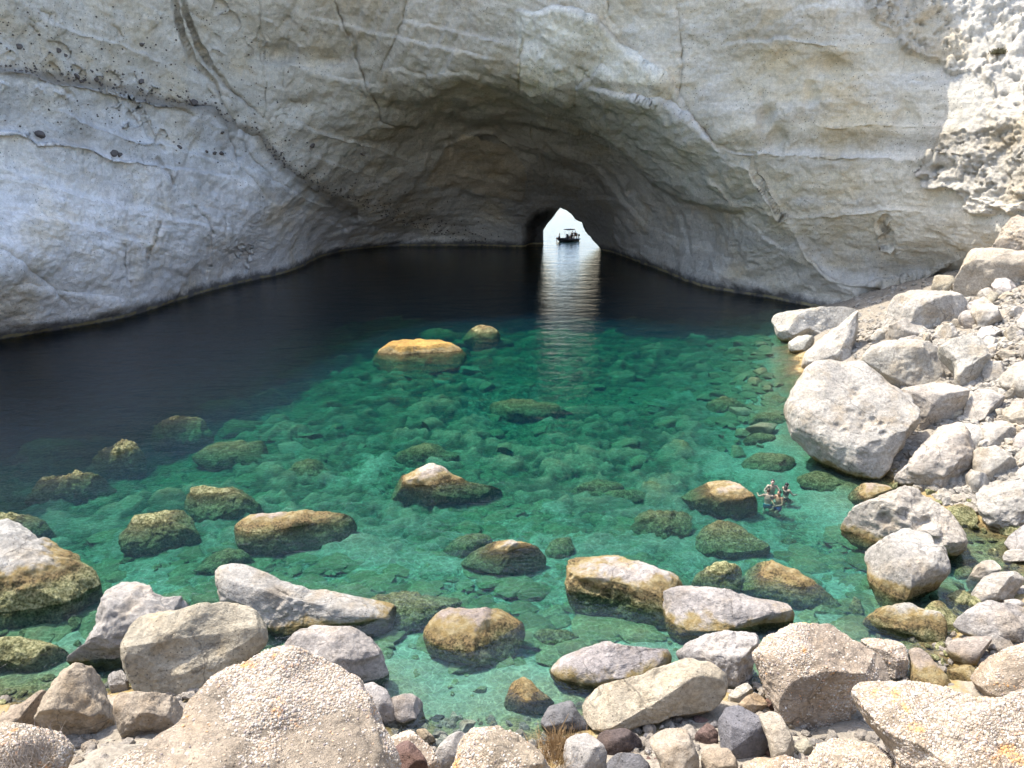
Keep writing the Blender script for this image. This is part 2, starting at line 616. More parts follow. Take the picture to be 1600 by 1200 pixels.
def cliff_controls():
    c = []
    for px, py in WATERLINE:
        Y = float(base_y(px, py))
        lean = 0.0
        c += [(px, py, Y), (px, py + 60, Y + .6), (px, py + 180, Y + 1)]
    c += [  # left wall, leaning back a little
        (0, 420, 58.0), (0, 300, 60.5), (0, 200, 61.6), (0, 110, 62.6), (0, 0, 63.5),
        (200, 380, 70), (200, 250, 73), (200, 120, 75.0), (200, 0, 75.5),
        (400, 340, 87.5), (400, 240, 88), (400, 120, 86.5), (400, 0, 83.5),
        (500, 300, 98), (500, 150, 90), (500, 0, 84),
        # roof of the vault
        (600, 330, 113), (600, 260, 104), (600, 180, 93), (600, 90, 86.5), (600, 0, 83),
        (700, 320, 118), (700, 250, 109), (700, 190, 99), (700, 140, 87), (700, 70, 82.5), (700, 0, 80.5),
        (790, 330, 119.5), (800, 260, 111), (800, 200, 99.5), (800, 155, 86.5), (800, 80, 80), (800, 0, 78),
        (880, 318, 117), (880, 250, 105), (880, 200, 94), (880, 165, 84), (880, 80, 78), (880, 0, 76.5),
        (960, 340, 108), (960, 270, 98.5), (960, 215, 88), (960, 165, 79.5), (960, 80, 77), (960, 0, 75),
        (1040, 350, 95), (1040, 290, 88), (1040, 220, 79.5), (1040, 150, 75.5), (1040, 0, 73.5),
        (1120, 380, 85.5), (1120, 300, 79.5), (1120, 230, 75), (1120, 120, 73.8), (1120, 0, 72),
        (1220, 420, 78), (1220, 350, 75), (1220, 250, 72.5), (1220, 120, 71.5), (1220, 0, 69.8),
        (1320, 430, 72.5), (1320, 330, 70.5), (1320, 200, 69.5), (1320, 100, 69), (1320, 0, 68.5),
        (1420, 430, 68), (1420, 300, 66.5), (1420, 200, 67), (1420, 100, 68.0), (1420, 0, 69.5),
        (1520, 420, 63), (1520, 320, 62), (1520, 200, 63.5), (1520, 100, 66), (1520, 0, 70.0),
        (1620, 420, 57.5), (1620, 320, 57.5), (1620, 200, 60), (1620, 100, 64), (1620, 0, 69.0),
        # beyond the frame
        (-300, 300, 50), (-300, 100, 52), (-300, -40, 53), (-700, 400, 40), (-700, 100, 42), (-700, -40, 43),
        (1900, 300, 46), (1900, 100, 54), (1900, -40, 60), (2300, 300, 36), (2300, 0, 46),
    ]
    return np.array(c, float)


def rbf(ctrl, X, Y):
    s = 400.0
    P, v = ctrl[:, :2] / s, ctrl[:, 2]
    def phi(r2): return 0.5 * r2 * np.log(r2 + 1e-12)
    n = len(P)
    D = ((P[:, None] - P[None]) ** 2).sum(-1)
    A = np.zeros((n + 3, n + 3))
    A[:n, :n] = phi(D) + np.eye(n) * 1e-3
    A[:n, n] = A[n, :n] = 1
    A[:n, n + 1:] = P
    A[n + 1:, :n] = P.T
    w = np.linalg.solve(A, np.concatenate([v, np.zeros(3)]))
    q = np.stack([X.ravel(), Y.ravel()], -1) / s
    out = w[n] + q @ w[n + 1:]
    for i in range(n):
        out = out + w[i] * phi(((q - P[i]) ** 2).sum(-1))
    return out.reshape(X.shape)


LIPS = [  # polyline, how far the lower side stands proud (m), sharpness, decay (px)
    ([(-60, 95), (0, 112), (25, 110), (50, 113), (75, 124), (100, 128), (140, 132), (185, 140), (215, 152), (245, 160), (290, 166),
      (330, 172), (345, 190), (370, 205)], 1.3, 1.6, 70),
    ([(370, 205), (400, 215), (420, 240), (440, 262), (500, 300), (540, 330), (580, 350)], .6, 2, 60),
    ([(-60, 195), (0, 202), (50, 205), (62, 222), (85, 218), (110, 221), (150, 230), (180, 245), (220, 250), (300, 268), (380, 277)], 1.1, 1.6, 60),
    ([(380, 262), (430, 285), (480, 310), (520, 328)], .5, 2, 40),
    ([(0, 255), (70, 285), (150, 305), (240, 335), (330, 352)], .35, 6, 60),
    ([(60, 160), (120, 182), (200, 215), (250, 223), (330, 250), (370, 270)], .45, 3, 30),
    ([(170, 195), (215, 220), (245, 222)], .4, 1.5, 18),
    ([(800, 18), (815, 14), (832, 21), (850, 19), (870, 14), (900, 17), (918, 26), (938, 40), (960, 65), (990, 90), (1020, 115),
      (1042, 126), (1056, 142), (1062, 160)], 1.0, 3, 55),
    ([(760, 138), (800, 148), (830, 158), (870, 160), (905, 166)], -1.2, 2, 40),
    ([(560, 140), (600, 158), (645, 165), (690, 143), (730, 132), (760, 138)], -1.2, 9, 50),
    ([(905, 134), (930, 138), (960, 146), (1010, 154), (1050, 163), (1068, 178), (1090, 200), (1112, 222), (1132, 246)], .8, 4, 34),
    ([(935, 192), (958, 232), (990, 262), (1020, 288), (1050, 306), (1080, 318), (1130, 326), (1200, 338)], -2.8, 4, 80),
    ([(1116, 222), (1140, 245), (1165, 262), (1190, 290), (1215, 335), (1235, 357), (1262, 395), (1290, 425), (1330, 455), (1400, 480)], .9, 13, 60),
    ([(1240, 375), (1262, 400), (1292, 425), (1330, 440), (1390, 438), (1450, 425), (1500, 405)], .9, 5, 26),
    ([(1120, 238), (1240, 240), (1330, 243), (1430, 246), (1520, 250)], .35, 5, 16),
    ([(1260, 196), (1310, 194), (1360, 190), (1420, 190), (1480, 192)], .30, 5, 22),
    ([(900, 140), (925, 120), (945, 100)], .4, 2, 25),
    ([(670, 262), (690, 232), (730, 214), (770, 214), (800, 232), (815, 255)], .6, 2.5, 40),
    ([(735, 262), (760, 252), (785, 262)], -.5, 2, 14),
    ([(560, 330), (640, 300), (700, 290), (760, 305), (810, 318)], -.4, 3, 30),
    ([(480, 330), (520, 350), (570, 372)], .4, 3, 25),
    ([(600, 100), (660, 118), (720, 112), (790, 132)], .4, 3, 30),
]
LIPS += [([(470, 20), (600, 55), (720, 80), (800, 100)], .45, 3, 25), ([(430, 90), (520, 120), (600, 135)], .4, 3, 25), ([(620, 30), (720, 50), (800, 70)], .35, 3, 20),
         ([(430, 180), (520, 215), (600, 235), (660, 262)], .6, 3, 30), ([(480, 240), (560, 270), (640, 290)], .5, 3, 25), ([(900, 230), (960, 300), (1020, 360)], .7, 4, 30),
         ([(1000, 345), (1080, 385), (1160, 410)], .6, 4, 30), ([(1090, 260), (1150, 330), (1230, 400)], .6, 4, 30), ([(20, 330), (140, 350), (260, 390)], .4, 4, 30),
         ([(150, 300), (280, 340), (400, 370)], .35, 4, 25), ([(820, 210), (870, 250), (905, 300)], .6, 4, 30), ([(0, 440), (90, 455), (200, 470)], .3, 3, 20),
         ([(60, 30), (160, 60), (270, 100)], .4, 2.5, 22), ([(1120, 70), (1230, 60), (1330, 72)], .35, 4, 24), ([(1130, 330), (1250, 340), (1370, 325), (1460, 330)], .35, 4, 24)]
CRACKS = [  # polyline, depth (m), half width (px)
    ([(268, -20), (280, 30), (290, 62), (300, 95), (335, 130), (350, 165), (372, 203), (402, 216)], .7, 3.2),
    ([(284, -20), (290, 20), (305, 62), (330, 105), (360, 140), (392, 168), (425, 195)], .8, 3.0),
    ([(520, -20), (528, 20), (542, 50), (553, 62), (560, 100), (575, 140), (590, 165), (595, 188), (625, 198)], .7, 2.0),
    ([(640, -20), (628, 35), (618, 62), (609, 82), (594, 112)], .35, 1.5),
    ([(404, -20), (408, 60), (416, 130), (412, 195)], .3, 1.4), ([(450, 40), (448, 90), (440, 140)], .2, 1.3),
    ([(1055, -20), (1060, 40), (1065, 80), (1064, 120), (1062, 150), (1085, 182), (1110, 214), (1118, 224)], .9, 2.2),
    ([(948, -20), (950, 20), (962, 40)], .4, 2), ([(1118, 224), (1150, 238), (1178, 240), (1176, 270), (1190, 295), (1212, 330), (1232, 352)], .25, 1.8),
    ([(250, 345), (240, 382), (233, 398), (227, 416)], 0.85, 1.75), ([(195, 380), (194, 412), (196, 440)], 0.51, 1.50),
    ([(331, 352), (328, 392), (325, 440)], 0.59, 1.75), ([(391, 384), (387, 405), (383, 428)], 0.85, 1.62), ([(380, 384), (372, 405)], 0.51, 1.50),
    ([(350, 338), (352, 352), (349, 372)], .4, 1.2), ([(245, 246), (262, 268), (274, 292)], .7, 2.6), ([(300, 320), (325, 345), (334, 368)], .6, 2.2),
    ([(345, 190), (365, 230), (372, 262), (400, 285), (425, 320)], .5, 2.4), ([(200, 148), (222, 180), (240, 215), (262, 240)], .4, 2.4),
    ([(375, 215), (395, 250), (420, 270), (424, 295)], .4, 2.0), ([(0, 385), (30, 410), (70, 440), (110, 480)], .5, 3.5),
    ([(815, 60), (812, 110), (813, 150)], .4, 1.6), ([(830, 160), (834, 190), (832, 215), (850, 255), (862, 280)], .35, 2.2),
    ([(1080, 310), (1082, 330), (1078, 350)], .3, 1.2),     ([(1060, 330), (1075, 370), (1080, 400)], .4, 3), ([(1385, 335), (1376, 352), (1384, 368), (1388, 388)], .45, 3.0),
    ([(700, 200), (705, 225), (700, 250)], .5, 2), ([(760, 180), (780, 210), (790, 225)], .4, 3),
]
PITS = [(983, 298, 5, 1.6), (1192, 192, 12, .9), (1200, 180, 9, .6), (1190, 152, 9, .5), (1212, 215, 12, .7), (435, 85, 26, 1.4), (520, 92, 30, 1.4), (470, 160, 30, 1.0), (900, 165, 9, .5), (1265, 152, 9, .5),
        (1300, 105, 30, .8), (1415, 185, 14, .6)]


def crowd(a, b, step): return np.arange(a, b, step)


def build_cliff():
    xs = np.concatenate([np.linspace(-900, -60, 60)[:-1], crowd(-60, 835, 2.2), crowd(835, 955, .9), crowd(955, 1660, 2.2), np.linspace(1660, 2500, 50)])
    ys = np.concatenate([crowd(-40, 312, 2.2), crowd(312, 402, .9), crowd(402, 556, 2.2), np.linspace(556, 900, 40)])
    X, Yp = np.meshgrid(xs, ys)
    D = rbf(cliff_controls(), X, Yp)
    D = np.clip(D, 30, 124)
    # dark passage beside the opening
    rec = [(812, 470), (813, 378), (817, 352), (829, 334), (846, 325), (864, 321), (873, 323), (940, 391), (950, 470)]
    sd = np.full(X.shape, 1e9)
    for i in range(len(rec) - 1):
        d, _ = poly_dist(X, Yp, rec[i:i + 2])
        sd = np.minimum(sd, np.abs(d))
    ins = in_poly(X, Yp, rec)
    D = D + 4.5 * np.where(ins, sstep(0, 22, sd + 4 * vnoise(np.stack([X * .12, Yp * .12, 0 * X], -1))), 0) * sstep(885, 845, X)
    for line, amp, w, dec in LIPS:
        d, tap = poly_dist(X, Yp, line)
        d = d + 2.2 * vnoise(np.stack([X * .07, Yp * .07, 0 * X], -1))
        f = sstep(-w, w, d) * np.exp(-np.maximum(d, 0) / dec) * tap
        D = D - amp * f
    for line, dep, w in CRACKS:
        d, tap = poly_dist(X, Yp, line)
        d = d + 1.6 * vnoise(np.stack([X * .09, Yp * .09, 0 * X + 3], -1))
        D = D + dep * np.exp(-(d / w) ** 2) * np.minimum(1, tap * 2) - .12 * dep * np.exp(-((d - 2.2 * w) / (2.0 * w)) ** 2) * tap
    for px, py, r, dep in PITS:
        q = ((X - px) / r) ** 2 + ((Yp - py) / (r * (1.5 if r < 15 else .45))) ** 2
        D = D + dep * np.exp(-q)
    # weathered flakes high on the left, each a small downhill lip
    rs = np.random.default_rng(3)
    for k in range(90):
        if k < 62:
            px, py = rs.uniform(0, 470), 0
            py = rs.uniform(0, 130 + px * .35)
        else:
            px, py = rs.uniform(640, 1000), rs.uniform(95, 200)
        l, a = rs.uniform(8, 34), R(rs.uniform(15, 60))
        line = [(px, py), (px + l * .5 * math.cos(a * .7), py + l * .5 * math.sin(a * .7)), (px + l * math.cos(a), py + l * math.sin(a))]
        win = (np.abs(X - px) < 90) & (np.abs(Yp - py) < 90)
        rr, cc = np.where(win.any(1))[0], np.where(win.any(0))[0]
        if len(rr) < 2 or len(cc) < 2:
            continue
        s = np.s_[rr[0]:rr[-1] + 1, cc[0]:cc[-1] + 1]
        d, tap = poly_dist(X[s], Yp[s], line)
        D[s] += rs.choice([1, -1]) * rs.uniform(.2, .55) * sstep(-1.4, 1.4, d) * np.exp(-np.maximum(d, 0) / rs.uniform(5, 16)) * tap

    P = at_y(X, Yp, D)
    # relief along the local normal
    gu = np.gradient(P, axis=1)
    gv = np.gradient(P, axis=0)
    Nn = np.cross(gu, gv)
    Nn /= np.linalg.norm(Nn, axis=-1)[..., None] + 1e-9
    Nn *= np.sign((Nn * (CAM - P)).sum(-1))[..., None]
    dip = np.interp(X, [-200, 500, 950, 1250], [R(20), R(20), R(24), 0])
    A = np.interp(X, [-300, 420, 720], [R(72), R(68), 0])               # the beds run along the wall
    hx = P[..., 0] * np.cos(A) + P[..., 1] * np.sin(A)
    al = (hx * np.cos(dip) - P[..., 2] * np.sin(dip))
    ac = (hx * np.sin(dip) + P[..., 2] * np.cos(dip))
    S = np.stack([al * .12, P[..., 1] * .12, ac * .95], -1)
    calm = np.interp(X, [-100, 300, 520, 700], [.55, .75, 1, 1])        # the pale lower left is smoother
    h = fbm(P * .07, 3) * 1.0 + fbm(P * .24 + 7, 4) * .42 + fbm(P * .9 + 3, 4) * .19 * calm + fbm(P * 3.0, 3) * .075
    h = h + fbm(S, 4) * np.interp(X, [500, 1000], [.24, .15]) * calm + fbm(S * 2.7 + 11, 3, ridged=True) * .02 + fbm(P * .45 + 70, 4) * .2
    # scaly crust on the lit right hand wall
    crust = sstep(1330, 1440, X - .25 * (Yp - 150) * (Yp < 150)) * sstep(345, 300, Yp)
    edge = [(1338, -40), (1372, 40), (1400, 55), (1408, 72), (1440, 85), (1462, 100), (1490, 112), (1520, 105), (1560, 150), (1500, 205), (1470, 205),
            (1455, 240), (1430, 265), (1450, 290), (1500, 300), (1520, 330), (1660, 340), (1660, -40)]
    ip = in_poly(X + 7 * vnoise(np.stack([X * .06, Yp * .06, 0 * X], -1)), Yp + 7 * vnoise(np.stack([X * .06, Yp * .06, 0 * X + 9], -1)), edge)
    t = fbm(P * .5 + 31, 5)
    scal = .55 * sstep(-.12, -.06, t) + .5 * sstep(.12, .17, t) + .3 * sstep(.3, .34, t)
    t2 = fbm(P * 2.4 + 77, 4, ridged=True) + .6 * fbm(P * .9 + 7, 3, ridged=True)
    h = h + np.where(ip, .15 + .50 * scal + .10 * np.maximum(0, t2) + .08 * fbm(P * 4.5, 3) - .35 * sstep(.22, .34, fbm(P * 1.5 + 13, 3)), 0)
    fadeb = sstep(-.6, 1.6, P[..., 2])
    h = h * (.25 + .75 * fadeb) + .30 * sstep(1.6, .2, P[..., 2]) * sstep(-.4, .1, P[..., 2]) * fbm(P * .5, 2)
    edge_keep = np.clip(np.minimum(np.abs(X - 848), np.abs(X - 945)) / 40, .15, 1)
    edge_keep = np.where((X > 835) & (X < 960) & (Yp > 310), .12, 1)
    P = P + Nn * (h * edge_keep)[..., None]

    # stone colour: pale lower beds, warmer and darker upper beds, ochre scar, dark stains and painted cave shade in the vault
    col = np.empty(X.shape + (3,))
    grey, pale, brown = np.array([.63, .59, .515]), np.array([.83, .80, .765]), np.array([.36, .335, .285])
    col[:] = grey
    wob = 10 * fbm(P * .3, 3)
    def lay(f, c): col[:] = col + (np.asarray(c) - col) * np.clip(f, 0, 1)[..., None]
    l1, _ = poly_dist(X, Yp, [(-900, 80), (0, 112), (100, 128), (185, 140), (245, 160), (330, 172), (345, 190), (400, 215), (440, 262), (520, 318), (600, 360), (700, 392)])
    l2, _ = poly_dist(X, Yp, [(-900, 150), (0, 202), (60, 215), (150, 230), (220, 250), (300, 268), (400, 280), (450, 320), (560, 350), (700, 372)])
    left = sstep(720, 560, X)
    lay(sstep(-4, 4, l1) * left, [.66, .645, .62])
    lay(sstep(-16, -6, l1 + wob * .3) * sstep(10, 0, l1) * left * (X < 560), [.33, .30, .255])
    lay(sstep(-3, 4, l2) * left, pale)
    lay(sstep(560, 640, X + wob) * sstep(1000, 900, X) * sstep(40, 130, Yp + wob) * sstep(420, 250, Yp), [.51, .47, .395])
    lay(sstep(430, 520, X) * sstep(800, 700, X) * sstep(180, 20, Yp), [.57, .52, .44])
    strat = 1 + .20 * fbm(S * .42 + 15, 3) + .09 * fbm(S * 1.3 + 5, 4) + .07 * fbm(S * 4 + 21, 3) + .10 * fbm(P * .35 + 60, 4)
    d8, _ = poly_dist(X, Yp, LIPS[7][0])
    scar = in_poly(X, Yp, [(805, 20), (870, 14), (918, 26), (960, 65), (1042, 126), (1000, 130), (920, 118), (830, 148), (812, 140)])
    lay(scar * .95, [.76, .73, .64])
    lay(np.exp(-((X - 910) / 45) ** 2 - ((Yp - 88) / 22) ** 2) * .9, [.40, .345, .235])
    lay(sstep(-2, 3, poly_dist(X, Yp, LIPS[10][0])[0]) * np.exp(-np.maximum(0, poly_dist(X, Yp, LIPS[10][0])[0]) / 30) * (X > 900) * (X < 1135), [.68, .655, .62])
    lay(sstep(1100, 1180, X) * sstep(.35, .65, .5 + .5 * fbm(P * np.array([.05, .05, .5]) + 3, 3)) * .8, [.68, .61, .475])
    lay(sstep(1100, 1180, X) * np.exp(-((Yp - 215 + wob) / 14) ** 2) * .7, [.40, .355, .27])
    lay(ip * .8, [.50, .455, .38])
    lay(sstep(1430, 1520, X) * sstep(320, 260, Yp) * ~ip * .8, [.46, .425, .36])
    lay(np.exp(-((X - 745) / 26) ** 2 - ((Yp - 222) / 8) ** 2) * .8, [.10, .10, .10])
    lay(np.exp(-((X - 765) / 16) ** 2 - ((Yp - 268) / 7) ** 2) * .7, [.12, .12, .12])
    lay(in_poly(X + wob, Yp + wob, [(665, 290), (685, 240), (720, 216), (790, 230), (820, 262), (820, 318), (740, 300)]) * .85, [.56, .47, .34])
    lay(sstep(760, 830, X) * sstep(1010, 930, X) * sstep(235, 330, Yp) * .6, [.13, .12, .11])  # shade of the deep vault painted into the stone colour
    lay(np.where(ins, sstep(0, 10, sd), 0) * .85 * sstep(905, 840, X), [.05, .05, .05])  # recess interior coloured near black to stand in for its shade
    lay(np.exp(-((X - 120) / 45) ** 2 - ((Yp - 222 + .0 * X) / 9) ** 2) * .8, [.62, .57, .50])
    lay(np.exp(-((X - 175) / 13) ** 2 - ((Yp - 150) / 9) ** 2) * .8, [.60, .56, .48])

    col *= np.clip(strat, .6, 1.3)[..., None]
    # upper cliff: from the top row up to the brow that throws the shade line on the water
    shade = [(-150, 870), (0, 800), (110, 745), (230, 690), (300, 640), (430, 592), (520, 552), (600, 518), (660, 503), (720, 494), (850, 486), (1000, 486), (1100, 482), (1210, 484)]
    T = np.array([at_z(px, py, 0.0) for px, py in shade])
    zr = 46.0
    rim = T + SUN_DIR * ((zr - T[:, 2]) / SUN_DIR[2])[:, None]
    rim = np.vstack([rim, [[11, 80, 44], [22, 72, 34], [30, 76, 27.5], [44, 84, 27], [70, 84, 27]]])
    rpx = to_px(rim)[:, 0]
    o = np.argsort(rpx)
    rim, rpx = rim[o], rpx[o]
    rx = np.stack([np.interp(xs, rpx, rim[:, k]) for k in range(3)], -1)
    far_l = xs < rpx[0]
    rx[far_l] += np.stack([(xs[far_l] - rpx[0]) * .06, (xs[far_l] - rpx[0]) * .03, 0 * xs[far_l]], -1)
    rx += np.stack([fbm(rx * .12, 3), fbm(rx * .12 + 50, 3), 0 * rx[:, 0]], -1) * 1.4
    top = P[0]
    rows = []
    K = 14
    for k in range(K, 0, -1):
        s = k / K
        row = top + (rx - top) * s
        row = row + (np.stack([0 * s * xs, fbm(row * .15, 4) * 1.5, 0 * xs], -1)) * (np.sin(math.pi * s))
        rows.append(row)
    back = rx + np.array([0, 60, 4.0])
    P2 = np.concatenate([back[None], np.array(rows), P], 0)
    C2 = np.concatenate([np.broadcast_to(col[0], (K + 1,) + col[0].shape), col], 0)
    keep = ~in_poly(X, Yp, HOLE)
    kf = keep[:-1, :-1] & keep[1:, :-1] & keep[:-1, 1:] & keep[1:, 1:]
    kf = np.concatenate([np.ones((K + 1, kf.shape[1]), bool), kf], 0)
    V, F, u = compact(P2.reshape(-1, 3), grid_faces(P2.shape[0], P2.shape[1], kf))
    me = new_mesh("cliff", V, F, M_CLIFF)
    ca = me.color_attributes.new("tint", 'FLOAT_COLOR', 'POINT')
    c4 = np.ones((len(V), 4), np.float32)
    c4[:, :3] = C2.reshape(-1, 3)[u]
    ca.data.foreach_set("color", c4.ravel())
    cliff = link("cliff", me, kind="structure")

    # walls of the passage that leads out to sea, flaring away behind the opening
    hp = np.array(HOLE, float)
    dens = []
    for a, b in zip(hp[:-1], hp[1:]):
        for t in np.linspace(0, 1, 5)[:-1]:
            dens.append(a + (b - a) * t)
    dens = np.array(dens + [hp[-1]])
    cxy = np.array([898, 395.])
    iy = np.clip(np.searchsorted(ys, dens[:, 1]), 0, len(ys) - 1)
    ix = np.clip(np.searchsorted(xs, dens[:, 0]), 0, len(xs) - 1)
    ring0 = at_y(*(cxy + (dens - cxy) * np.array([1.05, 1.06])).T, D[iy, ix] - .25)
    rings = []
    for k in range(9):
        q = at_y(*(cxy + (dens - cxy) * (1.0 + .0 * k)).T, D[iy, ix] + .05)
        off = q - at_y(898., 400., 119.)
        s = 1 + .10 * (k / 8) ** 1.3 + (.35 * ((k - 5) / 3) if k > 5 else 0)
        r = at_y(898., 400., 119.) + off * np.array([s, 1, s]) + np.array([0, k * 1.1, 0])
        r = r + fbm(r * .6, 3)[:, None] * np.array([.3, 0, .3]) * (k > 0)
        rings.append(r)
    V = np.array([ring0] + rings)
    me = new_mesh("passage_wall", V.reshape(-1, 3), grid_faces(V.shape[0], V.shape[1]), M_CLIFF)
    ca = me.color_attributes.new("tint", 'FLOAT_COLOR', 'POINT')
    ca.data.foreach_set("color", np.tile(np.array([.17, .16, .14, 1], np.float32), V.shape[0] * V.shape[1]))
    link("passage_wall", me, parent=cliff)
    return cliff, xs, ys, P, Nn


CLIFF, CL_X, CL_Y, CL_P, CL_N = build_cliff()


def cliff_at(px, py):
    i = int(np.clip(np.searchsorted(CL_Y, py), 0, len(CL_Y) - 1))
    j = int(np.clip(np.searchsorted(CL_X, px), 0, len(CL_X) - 1))
    return CL_P[i, j], CL_N[i, j]

# ------------------------------------------------------------------ boulders and stones
ROCK_TONE = .80
TINT = {'grey': (.45, .41, .36), 'beige': (.50, .43, .325), 'pale': (.53, .475, .395), 'cong': (.43, .35, .255), 'tan': (.42, .34, .23),
        'dark': (.12, .095, .085), 'slate': (.21, .20, .20), 'red': (.20, .13, .11), 'gold': (.48, .29, .085), 'pink': (.40, .33, .27),
        'moss': (.24, .215, .115), 'white': (.57, .525, .45)}


def smooth_outline(pts, n=96):
    p = np.asarray(pts, float)
    q = []
    m = len(p)
    for i in range(m):                      # Catmull-Rom through the corners
        a, b, c, d = p[i - 1], p[i], p[(i + 1) % m], p[(i + 2) % m]
        for t in np.linspace(0, 1, 9)[:-1]:
            cr = .5 * (2 * b + (c - a) * t + (2 * a - 5 * b + 4 * c - d) * t * t + (3 * b - a - 3 * c + d) * t ** 3)
            q.append(.6 * cr + .4 * (b + (c - b) * t))
    return np.array(q)


def centroid(q):
    x, y = q[:, 0], q[:, 1]
    x2, y2 = np.roll(x, -1), np.roll(y, -1)
    cr = x * y2 - x2 * y
    A = cr.sum() / 2
    return np.array([((x + x2) * cr).sum(), ((y + y2) * cr).sum()]) / (6 * A), abs(A)


N_ROCK = [0]
ROCKS = []


def rock_shape(e1, e2, n, theta_r, size, thick, seed, level, flat=5, cuts=(), rough=1.0, boxy=.78, back=1.15, pits=0):
    """closed rock around the origin whose outline in the plane (e1, e2) follows theta_r"""
    rs = np.random.default_rng(seed)
    D, F = ico(level)
    a, b, c = D.T
    th = np.arctan2(b, a)
    rad = np.clip(np.hypot(a, b), 0, 1)
    rr = theta_r(th) * rad ** boxy * np.where(c < 0, 1 - .55 * np.abs(c), 1)
    cc = np.abs(c) ** boxy
    P = (np.cos(th) * rr)[:, None] * e1 + (np.sin(th) * rr)[:, None] * e2
    T = size * thick
    bdir = -n + np.array([0, 0, -.8])
    bdir /= np.linalg.norm(bdir)
    P = P + np.where(c > 0, cc, 0)[:, None] * n * T + np.where(c <= 0, cc, 0)[:, None] * bdir * T * back
    planes = [(np.array(k[:3], float), k[3]) for k in cuts]
    for k in range(flat):
        v = n + (e1 * rs.normal(0, .62) + e2 * rs.normal(0, .62))
        planes.append((v, rs.uniform(.62, .88)))
    for v, fr in planes:
        v = v / np.linalg.norm(v)
        s = P @ v
        d = s.max() * fr + .035 * size * fbm(P / size * 2.2 + len(planes), 2)
        over = np.maximum(0, s - d)
        P = P - v * (over * .90)[:, None]
    o = rs.uniform(0, 90, 3)
    out = P / (np.linalg.norm(P, axis=1)[:, None] + 1e-6)
    Q = P / size
    h = fbm(Q * 1.7 + o, 3) * .050 + fbm(Q * 5.5 + o, 3) * .024 * rough - np.maximum(0, fbm(Q * 2.6 + o, 4, ridged=True)) * .035 * rough
    if level >= 6:
        h = h + fbm(Q * 17 + o, 3) * .010 * rough
    h = h * size
    if level >= 6:
        h = h + fbm(P * 6 + o, 3) * .016 * rough
    P = P + out * h[:, None]
    for k in range(pits):
        w = n + e1 * rs.normal(0, .5) + e2 * rs.normal(0, .5)
        w /= np.linalg.norm(w)
        i = int(np.argmax(P @ w - np.linalg.norm(P - (P @ w)[:, None] * w, axis=1)))
        r = size * rs.uniform(.018, .05)
        q = ((P - P[i]) ** 2).sum(1) / r ** 2
        P = P - (np.exp(-q) * r * .9)[:, None] * n
    return P, F


